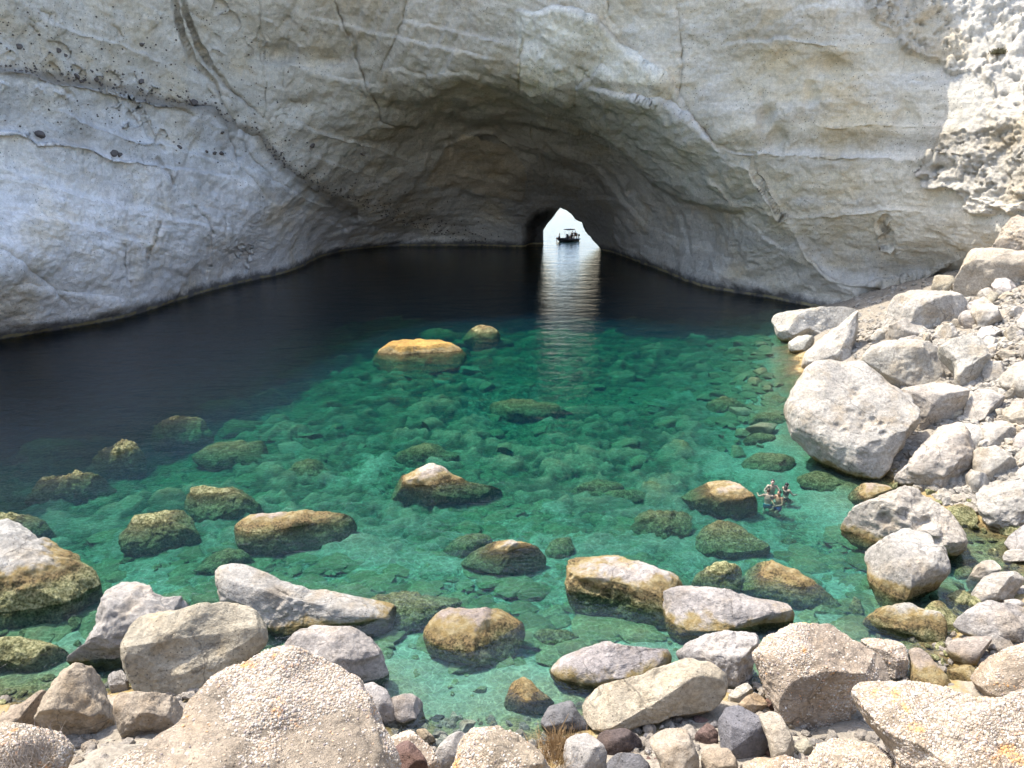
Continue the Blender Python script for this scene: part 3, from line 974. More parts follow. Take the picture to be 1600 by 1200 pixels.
def rock(label, pts, tint='grey', el=48, za=None, thick=.42, line=0.05, level=None, flat=3, cuts=(), sub=False, rough=1.0, name="boulder",
         category=None, group=None, mat=None, dy=0.0, boxy=.70, back=1.15, pits=0, az=0.0, top=None, holes=()):
    N_ROCK[0] += 1
    seed = 100 + N_ROCK[0]
    rs = np.random.default_rng(seed)
    q = smooth_outline(pts)
    c2, area = centroid(q)
    ymax = q[:, 1].max()
    bx = q[q[:, 1] > ymax - .12 * np.ptp(q[:, 1]), 0].mean()
    ay = ymax - .06 * np.ptp(q[:, 1])
    P0 = ground_hit(bx, ay) if za is None else at_z(bx, ay, za)
    if za is None and not sub and P0[2] < -1.4:
        P0 = at_z(bx, ay, -1.4)
    if dy:
        P0 = at_y(bx, ay, P0[1] + dy)
    h = CAM - P0
    h[2] = 0
    h /= np.linalg.norm(h)
    ca, sa = math.cos(R(az)), math.sin(R(az))
    h = np.array([h[0] * ca - h[1] * sa, h[0] * sa + h[1] * ca, 0])
    n = h * math.cos(R(el)) + np.array([0, 0, math.sin(R(el))])
    def onto(px, py):
        d = ray(px, py)
        return CAM + d * (((P0 - CAM) @ n) / (d @ n))[..., None]
    if line >= .3 and el < 60:
        el0, el = el, 60
        n = h * math.cos(R(el)) + np.array([0, 0, math.sin(R(el))])
    if tint == 'moss':
        thick = min(thick, .26)
        rough, boxy = max(rough, 1.9), .86
        if top is None and not sub:
            top = .24
    if line >= .3:
        thick = min(thick, .34)
    elif not sub and not cuts:              # a top face in the sun and a front face turned away from it
        cuts = [(rs.normal(0, .25), rs.normal(-.1, .2), 1, rs.uniform(.62, .8)), (rs.uniform(-.1, .75), -.85, rs.uniform(-.2, .15), rs.uniform(.5, .72))]
    W = onto(q[:, 0], q[:, 1])
    C = onto(np.array([c2[0]]), np.array([c2[1]]))[0]
    e1 = np.cross(np.array([0, 0, 1.0]), n)
    e1 /= np.linalg.norm(e1)
    e2 = np.cross(n, e1)
    u, v = (W - C) @ e1, (W - C) @ e2
    th, r = np.arctan2(v, u), np.hypot(u, v)
    # radius per direction: outermost crossing in each sector
    bins = np.linspace(-math.pi, math.pi, 145)
    uu, vv = np.append(u, u[0]), np.append(v, v[0])
    dense_u = np.concatenate([np.linspace(uu[i], uu[i + 1], 7)[:-1] for i in range(len(u))])
    dense_v = np.concatenate([np.linspace(vv[i], vv[i + 1], 7)[:-1] for i in range(len(u))])
    dt, dr = np.arctan2(dense_v, dense_u), np.hypot(dense_u, dense_v)
    o = np.argsort(dt)
    dt, dr = dt[o], dr[o]
    tb = np.concatenate([dt - 2 * math.pi, dt, dt + 2 * math.pi])
    rb = np.tile(dr, 3)
    theta_r = lambda t: np.interp(t, tb, rb)
    w2 = abs((u * np.roll(v, -1) - np.roll(u, -1) * v).sum()) / 2
    size = math.sqrt(w2)
    if level is None:
        level = 4 if area < 900 else 5 if area < 5200 else 6
    P, F = rock_shape(e1, e2, n, theta_r, size, thick, seed, level, flat, cuts, rough, boxy, back, pits)
    W = P + C
    if sub:                                  # stays below the surface
        lim = -.22 if top is None else top
        mz = W[:, 2].max()
        if mz > lim:
            W[:, 2] = np.where(W[:, 2] > lim - .8, lim - .8 + (W[:, 2] - (lim - .8)) * (.8 / max(mz - lim + .8, 1e-3)), W[:, 2])
    elif top is not None:
        mz = W[:, 2].max()
        W[:, 2] += (top - mz) * np.clip((W[:, 2] + 1) / max(mz + 1, .3), 0, 1)
    for hx, hy, hr in holes:                 # hollows at the places the photograph shows them
        q2 = to_px(W)
        dd = np.linalg.norm(W - CAM, axis=1)
        near = np.hypot(q2[:, 0] - hx, q2[:, 1] - hy) < max(4, hr * .8)
        if near.any():
            i = np.where(near)[0][np.argmin(dd[near])]
            r = hr / FPX * dd[i]
            v = W[i] - CAM
            v /= np.linalg.norm(v)
            W = W + (np.exp(-(((W - W[i]) ** 2).sum(1) / r ** 2) ** 1.5) * r * (.95 if hr < 12 else .5))[:, None] * v
    # sink the underside into the ground
    gz = float(G(C[0], C[1])) - .35
    mn = W[:, 2].min()
    if mn > gz:
        cz = C[2]
        low = W[:, 2] < cz
        W[low, 2] = cz - (cz - W[low, 2]) * (cz - gz) / max(cz - mn, 1e-3)
    loc = np.array([C[0], C[1], W[:, 2].min()])
    me = new_mesh(name, W - loc, F, mat or M_ROCK)
    ob = link(name, me, loc=loc, label=label, category=category or name, group=group)
    t = np.array(TINT[tint]) * ROCK_TONE * rs.uniform(.94, 1.06) * (1 + rs.normal(0, .012, 3))
    ob.color = (*t, (line + 1) / 3)
    ROCKS.append((ob, q, C))
    return ob


def B(*a, **k): return rock(*a, **k)


DOWNHILL = (.05, -.95, .30)
# --- shore boulders at the lower left
B("big grey boulder with ochre wet flank at the left edge",
  [(-60, 845), (-10, 830), (15, 822), (35, 830), (65, 850), (80, 846), (105, 862), (132, 882), (152, 905), (157, 928), (140, 948), (118, 968), (85, 988), (30, 994), (-60, 994)],
  line=1.0, el=42, level=7, cuts=[(-.2, -.9, .5, .62)], rough=1.2)
B("mossy brown rock half hidden behind the big grey boulder at the left edge", [(-30, 812), (30, 810), (78, 822), (92, 838), (75, 856), (30, 862), (-30, 855)], 'moss', line=.9)
B("dark brown wet rock with an orange edge, lowest in the water at the left edge", [(-40, 1003), (30, 999), (75, 1007), (107, 1020), (112, 1036), (85, 1053), (40, 1056), (0, 1042), (-40, 1034)], 'tan', line=1.3, el=55)
B("tall grey pitted boulder with a pointed beige top beside the left water", [(205, 896), (222, 901), (238, 924), (252, 934), (282, 933), (297, 950), (300, 1000), (262, 1052), (190, 1058), (120, 1048), (103, 1035), (130, 1008), (148, 978), (157, 940), (175, 915), (190, 902)],
  'grey', el=38, level=6, rough=1.5, pits=8, line=-.2)
B("large rounded beige boulder with a shaded hollow in its face", [(188, 1010), (204, 975), (225, 957), (300, 948), (350, 944), (387, 952), (413, 975), (418, 1000), (406, 1020), (380, 1036), (350, 1052), (322, 1072), (290, 1094), (250, 1087), (205, 1080), (194, 1050)],
  'beige', el=40, level=7, cuts=[(.15, -.93, .12, .66), (.5, -.75, .1, .72)], boxy=.66, line=-.5, rough=.8, holes=[(350, 1012, 34), (250, 1040, 24)])
B("beige thumb shaped boulder with a shadowed undercut at its foot, lower left", [(118, 1030), (150, 1039), (170, 1060), (179, 1082), (181, 1145), (160, 1156), (130, 1159), (85, 1150), (58, 1130), (50, 1120), (75, 1075), (95, 1045)],
  'cong', el=35, level=6, cuts=[(.1, -1, -.35, .6)], boxy=.68, line=-.9, rough=1.3)
B("low beige slab leaning behind the thumb shaped boulder at the lower left", [(-40, 1135), (30, 1104), (65, 1079), (84, 1088), (70, 1120), (60, 1150), (20, 1170), (-40, 1175)], 'cong', line=-.9, rough=1.3)
B("squat beige rock wedged under the rounded boulder with the hollow", [(178, 1085), (240, 1083), (290, 1092), (304, 1106), (284, 1142), (240, 1155), (182, 1158)], 'cong', line=-.9, rough=1.4)
B("small light grey rock peeping out below the pointed pitted boulder", [(168, 1055), (190, 1046), (202, 1064), (197, 1084), (175, 1087)], 'grey', line=-.9, name="stone")
B("long light grey boulder lying along the water left of centre", [(335, 908), (340, 890), (360, 884), (388, 886), (430, 905), (480, 920), (540, 935), (610, 947), (618, 960), (612, 988), (582, 1000), (500, 990), (440, 1003), (412, 988), (378, 958), (343, 945)],
  'grey', el=48, level=7, line=-.05, rough=1.1, cuts=[(.1, -.85, .5, .7)])
B("rounded light grey boulder in front of the long grey boulder", [(438, 1012), (470, 985), (512, 978), (560, 984), (592, 1010), (602, 1040), (610, 1080), (560, 1092), (500, 1060), (448, 1040)], 'grey', el=42, level=6, boxy=.7, line=-.5)
B("narrow grey boulder squeezed beside the large pebbly conglomerate", [(558, 1070), (580, 1063), (606, 1080), (619, 1110), (622, 1142), (600, 1146), (578, 1115)], 'grey', line=-.5)
B("small square grey block at the water under the rounded grey boulder", [(607, 1091), (640, 1082), (664, 1089), (668, 1115), (656, 1141), (625, 1144), (612, 1120)], 'grey', el=38, boxy=.62, line=-.3, name="stone", flat=6)
# --- foot of the picture, centre
B("dark brown banded rock beside the big conglomerate at the bottom edge", [(612, 1168), (635, 1157), (657, 1172), (668, 1198), (650, 1222), (616, 1220)], 'red', line=-.9, name="stone", za=2.3)
B("grey rock left of the pebbly boulder at the bottom centre", [(678, 1182), (698, 1152), (720, 1142), (737, 1150), (722, 1182), (702, 1218), (678, 1212)], 'grey', line=-.9)
B("small tan stone between grey block and bottom centre boulder", [(648, 1141), (665, 1139), (681, 1155), (676, 1171), (660, 1158)], 'tan', line=-.9, name="stone")
B("grey boulder with a dark waterline below its long slope, right of centre", [(859, 1050), (880, 1025), (930, 1006), (990, 1009), (1055, 1014), (1062, 1030), (1030, 1048), (980, 1064), (930, 1088), (898, 1082), (868, 1066)],
  'grey', el=44, level=6, line=.02, cuts=[(.3, -.8, .5, .66)])
B("long smooth beige boulder lying over a dark hollow, bottom right of centre", [(893, 1092), (930, 1071), (1000, 1054), (1040, 1038), (1075, 1029), (1110, 1034), (1134, 1055), (1136, 1085), (1110, 1112), (1050, 1122), (1000, 1137), (960, 1152), (920, 1142), (899, 1117)],
  'beige', el=44, level=7, line=-.9, cuts=[(.1, -.9, .1, .68)], boxy=.7)
B("round dark grey rock under the left end of the long beige boulder", [(843, 1130), (860, 1104), (890, 1092), (907, 1115), (922, 1141), (900, 1153), (860, 1147)], 'slate', line=-.3)
B("dark purple brown rock with broken faces under the long beige boulder", [(928, 1142), (950, 1135), (980, 1140), (1007, 1157), (1002, 1176), (960, 1182), (934, 1161)], 'dark', line=-.9, name="stone", flat=8)
B("small reddish purple stone left of the slate block", [(1085, 1150), (1096, 1136), (1107, 1129), (1121, 1144), (1122, 1166), (1100, 1171)], 'red', line=-.9, name="stone", flat=8)
B("angular blue grey and rust block among the bottom boulders", [(1121, 1125), (1134, 1104), (1154, 1101), (1190, 1120), (1204, 1150), (1206, 1171), (1165, 1194), (1140, 1187), (1124, 1160)], 'slate', el=42, level=6, boxy=.6, flat=8, line=-.9, rough=.6)
B("small rounded yellow beige stone below the slate block", [(1096, 1178), (1110, 1168), (1136, 1170), (1152, 1188), (1150, 1215), (1100, 1215)], 'cong', line=-.9, name="stone")
B("yellow beige wedge of rock at the bottom edge left of the slate block", [(1014, 1151), (1035, 1138), (1072, 1139), (1084, 1160), (1096, 1200), (1080, 1230), (1050, 1218), (1026, 1182)], 'beige', line=-.9, el=40, boxy=.66)
B("smooth purple grey cobble cut by the bottom edge", [(948, 1192), (966, 1177), (1000, 1179), (1016, 1200), (1000, 1232), (954, 1228)], 'slate', line=-.9, name="stone")
B("pale grey block behind the dry shrub at the bottom", [(885, 1158), (918, 1146), (945, 1164), (952, 1200), (930, 1232), (884, 1212)], 'grey', line=-.9)
B("pale beige stone tucked under the right end of the long beige boulder", [(1136, 1090), (1150, 1074), (1168, 1068), (1178, 1084), (1162, 1100), (1140, 1103)], 'pale', line=-.9, name="stone")
B("beige cobble directly above the slate block", [(1160, 1092), (1180, 1083), (1195, 1090), (1198, 1108), (1180, 1118), (1152, 1106)], 'cong', line=-.9, name="stone")
B("folded grey boulder between the big grey slab and the long beige boulder", [(1056, 1018), (1075, 999), (1110, 989), (1178, 989), (1188, 1010), (1184, 1062), (1166, 1078), (1140, 1072), (1100, 1042), (1070, 1034)], 'grey', el=40, level=6, line=-.5, rough=1.6)
B("big flat light grey slab at the water right of centre", [(1034, 930), (1080, 923), (1150, 929), (1222, 940), (1239, 955), (1246, 979), (1225, 988), (1180, 996), (1130, 1000), (1062, 1008), (1040, 978)], 'grey', el=52, level=7, line=-.02, boxy=.66, rough=1.1)
B("grey boulder with a row of dark holes and an ochre wet end", [(881, 885), (895, 870), (940, 866), (975, 873), (1000, 884), (1050, 904), (1068, 920), (1060, 945), (1047, 988), (1000, 978), (940, 963), (893, 952), (882, 920)], 'grey', el=50, level=7, line=.5, boxy=.68, holes=[(889, 900, 4), (896, 908, 6), (904, 913, 5), (911, 917, 7), (921, 921, 5), (930, 925, 5), (940, 928, 4), (952, 932, 5), (966, 936, 4), (980, 942, 5)], cuts=[(-.35, -.9, .2, .66)])
# --- foot of the picture, right
B("smooth beige rock face in shadow under the big round conglomerate", [(1186, 1118), (1215, 1110), (1237, 1145), (1248, 1186), (1217, 1200), (1203, 1168)], 'beige', line=-.9, el=40)
B("small beige stone in the dark gap under the round conglomerate", [(1240, 1160), (1256, 1150), (1271, 1168), (1268, 1186), (1245, 1185)], 'beige', line=-.9, name="stone")
B("brown speckled rock half under water behind the white pebbly rock", [(1418, 1020), (1440, 1016), (1480, 1058), (1490, 1078), (1430, 1076)], 'pink', line=.3)
B("rounded tan grey boulder standing in the narrow inlet at right", [(1477, 1015), (1500, 993), (1540, 991), (1558, 1005), (1556, 1021), (1520, 1042), (1489, 1031)], 'pink', line=.15, boxy=.7)
B("small ochre rock below the rounded boulder of the inlet", [(1478, 1050), (1500, 1036), (1526, 1044), (1532, 1066), (1500, 1071)], 'tan', line=.5, name="stone")

# --- boulders standing in the cove
B("golden yellow topped boulder standing alone far out in the cove", [(580, 565), (594, 550), (614, 538), (650, 533), (692, 538), (716, 545), (730, 558), (722, 573), (690, 582), (640, 590), (600, 584)], 'gold', el=66, level=6, line=.12, boxy=.84, thick=.26, top=.62, cuts=[(0, 0, 1, .7)])
B("green submerged rock just behind the golden boulder", [(648, 528), (668, 515), (700, 517), (722, 528), (715, 541), (680, 538)], 'moss', line=.6, el=60, sub=True, top=-.1)
B("small reddish brown rock behind the right end of the golden boulder", [(722, 531), (736, 517), (770, 516), (783, 530), (770, 546), (745, 548)], 'pink', line=.55, el=52, top=.4)
B("wedge shaped boulder with a pale pointed crest in mid cove", [(604, 772), (618, 752), (643, 735), (665, 730), (700, 744), (735, 760), (770, 765), (800, 770), (785, 783), (740, 789), (690, 795), (640, 799), (611, 790)], 'beige', el=50, level=6, line=.16, cuts=[(.3, -.5, .8, .62)], flat=4)
B("left one of two mossy underwater slabs side by side in mid cove", [(888, 770), (905, 751), (960, 751), (977, 765), (945, 786), (905, 785)], 'moss', line=.6, el=64, sub=True, top=-.06)
B("right one of two mossy underwater slabs side by side in mid cove", [(930, 785), (950, 770), (1000, 767), (1015, 780), (990, 792), (945, 794)], 'moss', line=.6, el=62, sub=True, top=-.06)
B("beige topped boulder beside the swimmers", [(1064, 776), (1085, 757), (1130, 751), (1150, 756), (1176, 780), (1189, 801), (1180, 817), (1140, 815), (1090, 802)], 'beige', el=48, level=6, line=.08)
B("mossy green rock just under water left of the swimmers' boulder", [(984, 826), (1000, 800), (1050, 799), (1087, 805), (1076, 837), (1040, 853), (1000, 845)], 'moss', line=.8, el=58, level=6, sub=True, top=-.03)
B("ochre three cornered rock in front of the swimmers' boulder", [(1084, 856), (1095, 830), (1135, 814), (1165, 830), (1202, 858), (1190, 870), (1140, 880), (1100, 875)], 'beige', el=46, level=6, line=.6, flat=4)
B("brown tilted slab leaning on the grey capped rock", [(688, 864), (705, 845), (740, 836), (765, 839), (769, 850), (750, 863), (720, 877), (698, 875)], 'tan', line=1.2, flat=3)
B("low brown rock with a pale grey cap in the near water", [(712, 875), (745, 856), (790, 845), (830, 850), (854, 870), (852, 892), (820, 904), (780, 905), (738, 892)], 'grey', el=46, level=6, line=.06)
B("small round green rock right of the grey capped rock", [(851, 860), (868, 841), (890, 841), (899, 860), (881, 882), (858, 881)], 'moss', line=.8, sub=True, top=-.02)
B("brown block with a pinkish sloping top in the near water", [(662, 992), (680, 964), (715, 955), (780, 956), (816, 964), (823, 985), (816, 1012), (790, 1038), (740, 1050), (690, 1034), (667, 1016)], 'pink', el=44, level=6, line=.34, boxy=.64)
B("pointed green slab lying under water beside the long grey boulder", [(560, 938), (585, 916), (660, 914), (729, 921), (720, 942), (680, 963), (640, 990), (612, 1000), (590, 975)], 'moss', line=1.0, el=66, level=6, sub=True, top=-.12)
B("faint brown rock under water right of the pinkish block", [(828, 995), (845, 985), (885, 986), (907, 998), (895, 1012), (850, 1012)], 'moss', line=.8, el=70, sub=True)
B("dark wet triangular rock standing in the near inlet", [(785, 1100), (799, 1066), (818, 1054), (842, 1075), (867, 1098), (850, 1116), (805, 1116)], 'slate', el=36, line=.2, flat=7, boxy=.62)
B("brown weedy rock end behind the ochre whale back boulder", [(1078, 918), (1098, 900), (1145, 893), (1164, 900), (1154, 934), (1110, 937)], 'moss', line=.9)
B("ochre whale back boulder half out of the water right of centre", [(1147, 897), (1168, 882), (1200, 879), (1250, 899), (1302, 935), (1322, 951), (1290, 960), (1240, 956), (1190, 943), (1155, 923)], 'pink', el=50, level=6, line=.30)
# --- mossy row on the left of the cove
B("round brown weedy rock at left, nearest of the mossy row", [(188, 847), (204, 808), (240, 796), (286, 796), (307, 815), (315, 842), (290, 866), (240, 878), (198, 868)], 'moss', el=48, level=6, line=.9)
B("brown weedy rock behind the round brown one at left", [(284, 792), (300, 772), (345, 762), (380, 771), (412, 795), (402, 814), (350, 825), (308, 822)], 'moss', el=50, level=6, line=.9)
B("long weedy rock with a pale scraped crest left of centre", [(363, 832), (384, 814), (440, 809), (500, 807), (550, 814), (557, 825), (532, 852), (480, 868), (420, 876), (373, 864)], 'pink', el=50, level=6, line=.30)
B("long green rock nearest the left edge in the mossy row", [(38, 787), (58, 768), (120, 754), (172, 754), (197, 765), (182, 784), (120, 795), (68, 802)], 'moss', el=56, level=6, line=.6, top=.12)
B("green hump shaped rock behind the long green rock at left", [(123, 746), (150, 724), (180, 711), (216, 707), (232, 722), (230, 740), (190, 754), (150, 755)], 'moss', el=52, level=6, line=.7, top=.35)
B("yellow green flat rock on the edge of the shade, left", [(226, 692), (234, 670), (280, 659), (316, 657), (338, 675), (327, 694), (280, 703), (244, 703)], 'moss', el=58, level=6, line=.6, top=.10)
for lab, pts, zz in [
    ("wide pale green sunken rock behind the flat one on the shade edge", [(303, 642), (340, 627), (400, 631), (423, 645), (380, 663), (328, 662)], -1.1),
    ("pale green sunken rock right of the flat one on the shade edge", [(333, 677), (360, 660), (420, 657), (430, 672), (400, 690), (348, 690)], -1.2),
    ("broad dark green sunken slab in front of the two pale sunken rocks", [(298, 717), (340, 694), (420, 694), (434, 715), (400, 737), (338, 742)], -1.2),
    ("sunken green rock third along the shade line from the left", [(388, 622), (430, 611), (462, 621), (457, 636), (408, 642)], -1.6),
    ("farthest small sunken rock on the shade line", [(428, 587), (465, 577), (487, 588), (470, 600), (433, 600)], -1.8),
    ("narrow sunken rock just in front of the farthest one on the shade line", [(438, 607), (490, 597), (502, 608), (480, 617), (448, 617)], -1.7),
    ("large dim rock sunk in the shaded water at the left edge", [(18, 717), (50, 694), (120, 690), (153, 705), (130, 732), (58, 740)], -1.6),
    ("green sunken rock under the round brown weedy rock at left", [(300, 892), (335, 862), (380, 860), (402, 885), (345, 905)], -1.1),
    ("dark green sunken rock between the weedy crest rock and mid cove", [(448, 737), (480, 719), (522, 730), (512, 757), (468, 762)], -1.5),
    ("wide flat greenish slab sunk in the middle of the cove", [(762, 637), (798, 627), (870, 631), (884, 648), (850, 664), (778, 662)], -1.6),
    ("small dark sunken rock right of the golden boulder", [(773, 572), (790, 562), (822, 566), (817, 579), (778, 582)], -1.4),
    ("broken sunken rock behind the wedge shaped boulder", [(608, 710), (650, 697), (722, 707), (702, 732), (638, 737)], -1.6),
    ("round sunken rock with a dark underside in the right of the cove", [(1098, 634), (1130, 621), (1168, 630), (1162, 647), (1113, 647)], -1.2),
    ("long sunken rock at the far right foot of the cave wall", [(1103, 497), (1125, 487), (1162, 489), (1168, 499), (1130, 503)], -1.2),
    ("small sunken rock near the far white slab", [(1128, 552), (1145, 543), (1163, 548), (1158, 558), (1135, 559)], -1.3),
    ("tan sunken rock above the swimmers", [(1158, 722), (1190, 704), (1242, 709), (1238, 737), (1178, 741)], -.9),
    ("brown shallow rock between swimmers and giant white boulder", [(1245, 740), (1275, 724), (1325, 735), (1335, 762), (1290, 768), (1255, 758)], -.6),
    ("thin sunken slab above the tan sunken rock", [(1160, 690), (1180, 678), (1212, 682), (1208, 694), (1170, 697)], -1.0),
    ("sunken slab left of the giant white boulder", [(1165, 655), (1195, 640), (1230, 646), (1226, 660), (1180, 664)], -1.0),
    ("sunken rock off the leaning white block", [(1192, 625), (1212, 607), (1240, 612), (1240, 630), (1205, 634)], -.9),
    ("dark sunken rock below the mossy rock near the swimmers", [(1218, 846), (1232, 838), (1245, 846), (1236, 855), (1222, 854)], -1.0),
]:
    B(lab, pts, 'moss', line=1.2, el=66, sub=True, thick=.30)

# --- white boulders of the right shore
B("flat white slab farthest out at the right shore", [(1206, 505), (1225, 492), (1330, 490), (1348, 500), (1312, 521), (1290, 527), (1262, 522), (1235, 535), (1214, 524)], 'white', el=52, level=6, line=.02, za=.05, boxy=.62, cuts=[(0, -.9, .3, .6)])
B("tall white block leaning to the right at the far right shore", [(1252, 576), (1259, 548), (1285, 525), (1320, 500), (1335, 487), (1351, 489), (1362, 510), (1359, 530), (1347, 560), (1337, 574), (1300, 581), (1268, 582)], 'pale', el=36, level=6, za=.1, boxy=.62, cuts=[(.85, -.5, .1, .45), (-.5, -.5, .7, .75)], flat=3)
B("small white block between the flat slab and leaning block", [(1232, 536), (1255, 524), (1274, 530), (1270, 546), (1245, 552), (1232, 546)], 'white', za=.05, name="stone", line=.1)
B("big sunlit pale boulder behind the giant white boulder", [(1343, 572), (1355, 550), (1375, 542), (1430, 538), (1470, 553), (1492, 575), (1492, 598), (1440, 605), (1395, 596)], 'pale', el=50, level=6, line=-.9, cuts=[(.1, -.95, .1, .72)])
B("pale block with a shaded front right of the big sunlit boulder", [(1463, 550), (1500, 529), (1532, 531), (1549, 560), (1547, 582), (1520, 613), (1493, 603), (1488, 577)], 'pale', el=44, level=6, line=-.9, cuts=[(.2, -.95, .0, .55)], boxy=.64)
B("flat fronted grey block in shade behind the giant white boulder", [(1405, 612), (1440, 601), (1490, 599), (1514, 610), (1512, 632), (1500, 654), (1470, 670), (1436, 676), (1425, 648)], 'pale', el=30, level=6, line=-.5, cuts=[(.1, -1, -.12, .5)], boxy=.6, flat=2)
B("giant white boulder with a broad sunlit face at the water's edge", [(1226, 641), (1248, 600), (1261, 584), (1300, 574), (1360, 574), (1392, 582), (1427, 605), (1437, 640), (1439, 663), (1417, 702), (1387, 738), (1370, 753), (1340, 746), (1290, 719), (1238, 683)],
  'pale', el=46, level=7, za=.0, line=.04, thick=.30, boxy=.6, flat=3, pits=5, holes=[(1346, 648, 4), (1366, 653, 5), (1378, 660, 4), (1350, 668, 4), (1382, 675, 6), (1370, 669, 3), (1318, 671, 5), (1348, 663, 3), (1330, 640, 4)], cuts=[(-.15, -.6, .78, .72)])
B("pale many sided rock on the slope right of the shaded block", [(1503, 641), (1520, 614), (1550, 607), (1574, 625), (1575, 642), (1550, 658), (1520, 663), (1505, 657)], 'pale', line=-.9)
B("grey white pyramid boulder with ledges across its face", [(1393, 757), (1420, 722), (1450, 690), (1475, 660), (1500, 657), (1517, 680), (1524, 740), (1529, 766), (1520, 779), (1480, 775), (1440, 768)], 'pale', el=36, level=6, za=.0, boxy=.7, cuts=[(.3, -.95, -.05, .55)], line=.02, rough=1.4)
B("pale stone above the right shoulder of the pyramid boulder", [(1503, 662), (1530, 664), (1544, 680), (1542, 700), (1520, 706), (1513, 686)], 'white', line=-.9, name="stone")
B("banded pale rock with a notch on the right slope", [(1532, 662), (1560, 649), (1582, 665), (1589, 681), (1572, 701), (1545, 704), (1536, 686)], 'pale', line=-.9, rough=1.6)
B("pale block with a shaded lower half right of the pyramid boulder", [(1518, 708), (1570, 699), (1587, 725), (1585, 747), (1540, 758), (1524, 752)], 'pale', line=-.9, cuts=[(.1, -1, -.05, .5)], boxy=.64)
B("rough grey boulder cut by the right edge beside the green pools", [(1523, 772), (1545, 752), (1600, 749), (1630, 790), (1625, 832), (1580, 835), (1545, 827), (1526, 800)], 'grey', el=42, level=6, rough=1.9, pits=10, line=0)
B("wide grey white boulder with dark hollows and a sharp crest", [(1310, 823), (1340, 795), (1390, 774), (1415, 764), (1442, 774), (1482, 800), (1506, 830), (1510, 857), (1480, 866), (1440, 864), (1400, 866), (1370, 855), (1328, 838)], 'pale', el=46, level=7, za=0.0, pits=6, holes=[(1377, 813, 9), (1412, 811, 10), (1437, 821, 8), (1449, 810, 8), (1470, 842, 5), (1466, 846, 5), (1476, 838, 4)], cuts=[(-.55, -.75, .1, .66)], line=.05, rough=1.3)
B("grey boulder with ochre foot in front of the hollowed boulder", [(1346, 866), (1370, 851), (1410, 834), (1452, 842), (1462, 860), (1480, 863), (1483, 900), (1452, 913), (1395, 946), (1378, 931), (1363, 900)], 'grey', el=46, level=6, za=-.1, line=.30, boxy=.66)
B("tawny flat rock awash between the pyramid and hollowed boulders", [(1320, 772), (1345, 759), (1387, 761), (1398, 775), (1370, 793), (1348, 795)], 'pink', line=.25, el=60)
B("two toned rock, orange left half and grey right half, in the inlet", [(1346, 968), (1370, 952), (1420, 947), (1440, 958), (1471, 964), (1478, 985), (1471, 1006), (1440, 1003), (1398, 989)], 'grey', line=.42, el=48, level=6)
B("round orange brown rock behind the two toned rock", [(1434, 962), (1455, 942), (1475, 944), (1494, 965), (1492, 987), (1475, 983), (1455, 968)], 'tan', line=.9)
B("pale cobble standing upright against the oval grey boulder", [(1509, 906), (1530, 880), (1555, 872), (1565, 890), (1546, 907), (1519, 923)], 'pale', line=-.9, name="stone", el=40)
B("oval light grey boulder at right, above the dark gap", [(1517, 927), (1545, 900), (1595, 892), (1604, 905), (1592, 932), (1560, 943), (1528, 947)], 'pale', line=-.6, level=6)
B("grey boulder with an ochre left side at the right edge", [(1490, 975), (1522, 948), (1560, 944), (1612, 955), (1612, 1004), (1560, 1004), (1515, 992)], 'grey', line=.3, level=6)
B("smooth grey boulder at the right edge below the rough one", [(1568, 850), (1588, 830), (1620, 812), (1640, 870), (1605, 874), (1585, 868)], 'grey', line=0)
B("ochre wet stone beside the foot of the hollowed boulder", [(1480, 862), (1500, 850), (1518, 862), (1515, 880), (1490, 886)], 'tan', line=.8, name="stone")
B("flat brown stone in the green pool at right", [(1490, 893), (1510, 884), (1535, 890), (1520, 905), (1498, 905)], 'tan', line=.9, name="stone", el=66)
B("yellow brown rock in the pool under the rough grey boulder", [(1478, 798), (1500, 790), (1525, 800), (1528, 818), (1500, 826), (1482, 815)], 'tan', line=.9)
B("brown stone under the orange brown rock of the inlet", [(1478, 930), (1505, 922), (1522, 940), (1500, 955), (1480, 948)], 'tan', line=.7, name="stone")
# --- the scree above
B("huge angular tan block high on the scree against the cliff", [(1488, 452), (1496, 432), (1515, 397), (1545, 395), (1610, 402), (1640, 440), (1600, 462), (1555, 458), (1510, 462)], 'beige', el=36, level=6, line=-.9, cuts=[(-.6, -.8, .0, .62)], boxy=.62)
B("low tan ledge left of the huge angular block", [(1454, 462), (1459, 436), (1487, 431), (1492, 447), (1475, 464)], 'beige', line=-.9)
B("broad pale outcrop at the left end of the scree", [(1377, 517), (1384, 490), (1397, 469), (1425, 459), (1465, 459), (1505, 468), (1520, 485), (1490, 510), (1440, 525), (1400, 522)], 'pale', el=42, level=6, line=-.9, cuts=[(0, -1, .1, .66)])
B("white angular stone in front of the huge tan block", [(1549, 443), (1570, 433), (1592, 445), (1587, 460), (1560, 460)], 'white', line=-.9, name="stone", flat=7)
B("tan outcrop with crumbly top at the upper right edge", [(1545, 398), (1558, 368), (1580, 345), (1600, 338), (1640, 326), (1640, 405), (1580, 404)], 'beige', el=30, level=6, line=-.9, rough=2, dy=-2.5, thick=.3)
B("grey flat faced stone set in the pale outcrop", [(1495, 497), (1520, 484), (1537, 500), (1530, 513), (1508, 512)], 'grey', line=-.9, name="stone")
B("tilted white slab below the pale outcrop", [(1358, 533), (1370, 518), (1408, 506), (1410, 518), (1378, 537)], 'white', line=-.9, name="stone", cuts=[(0, -1, 0, .6)])
B("cube shaped tan stone in the rubble below the huge tan block", [(1539, 470), (1548, 456), (1560, 457), (1560, 472), (1550, 480)], 'beige', line=-.9, name="stone", flat=7, boxy=.6)
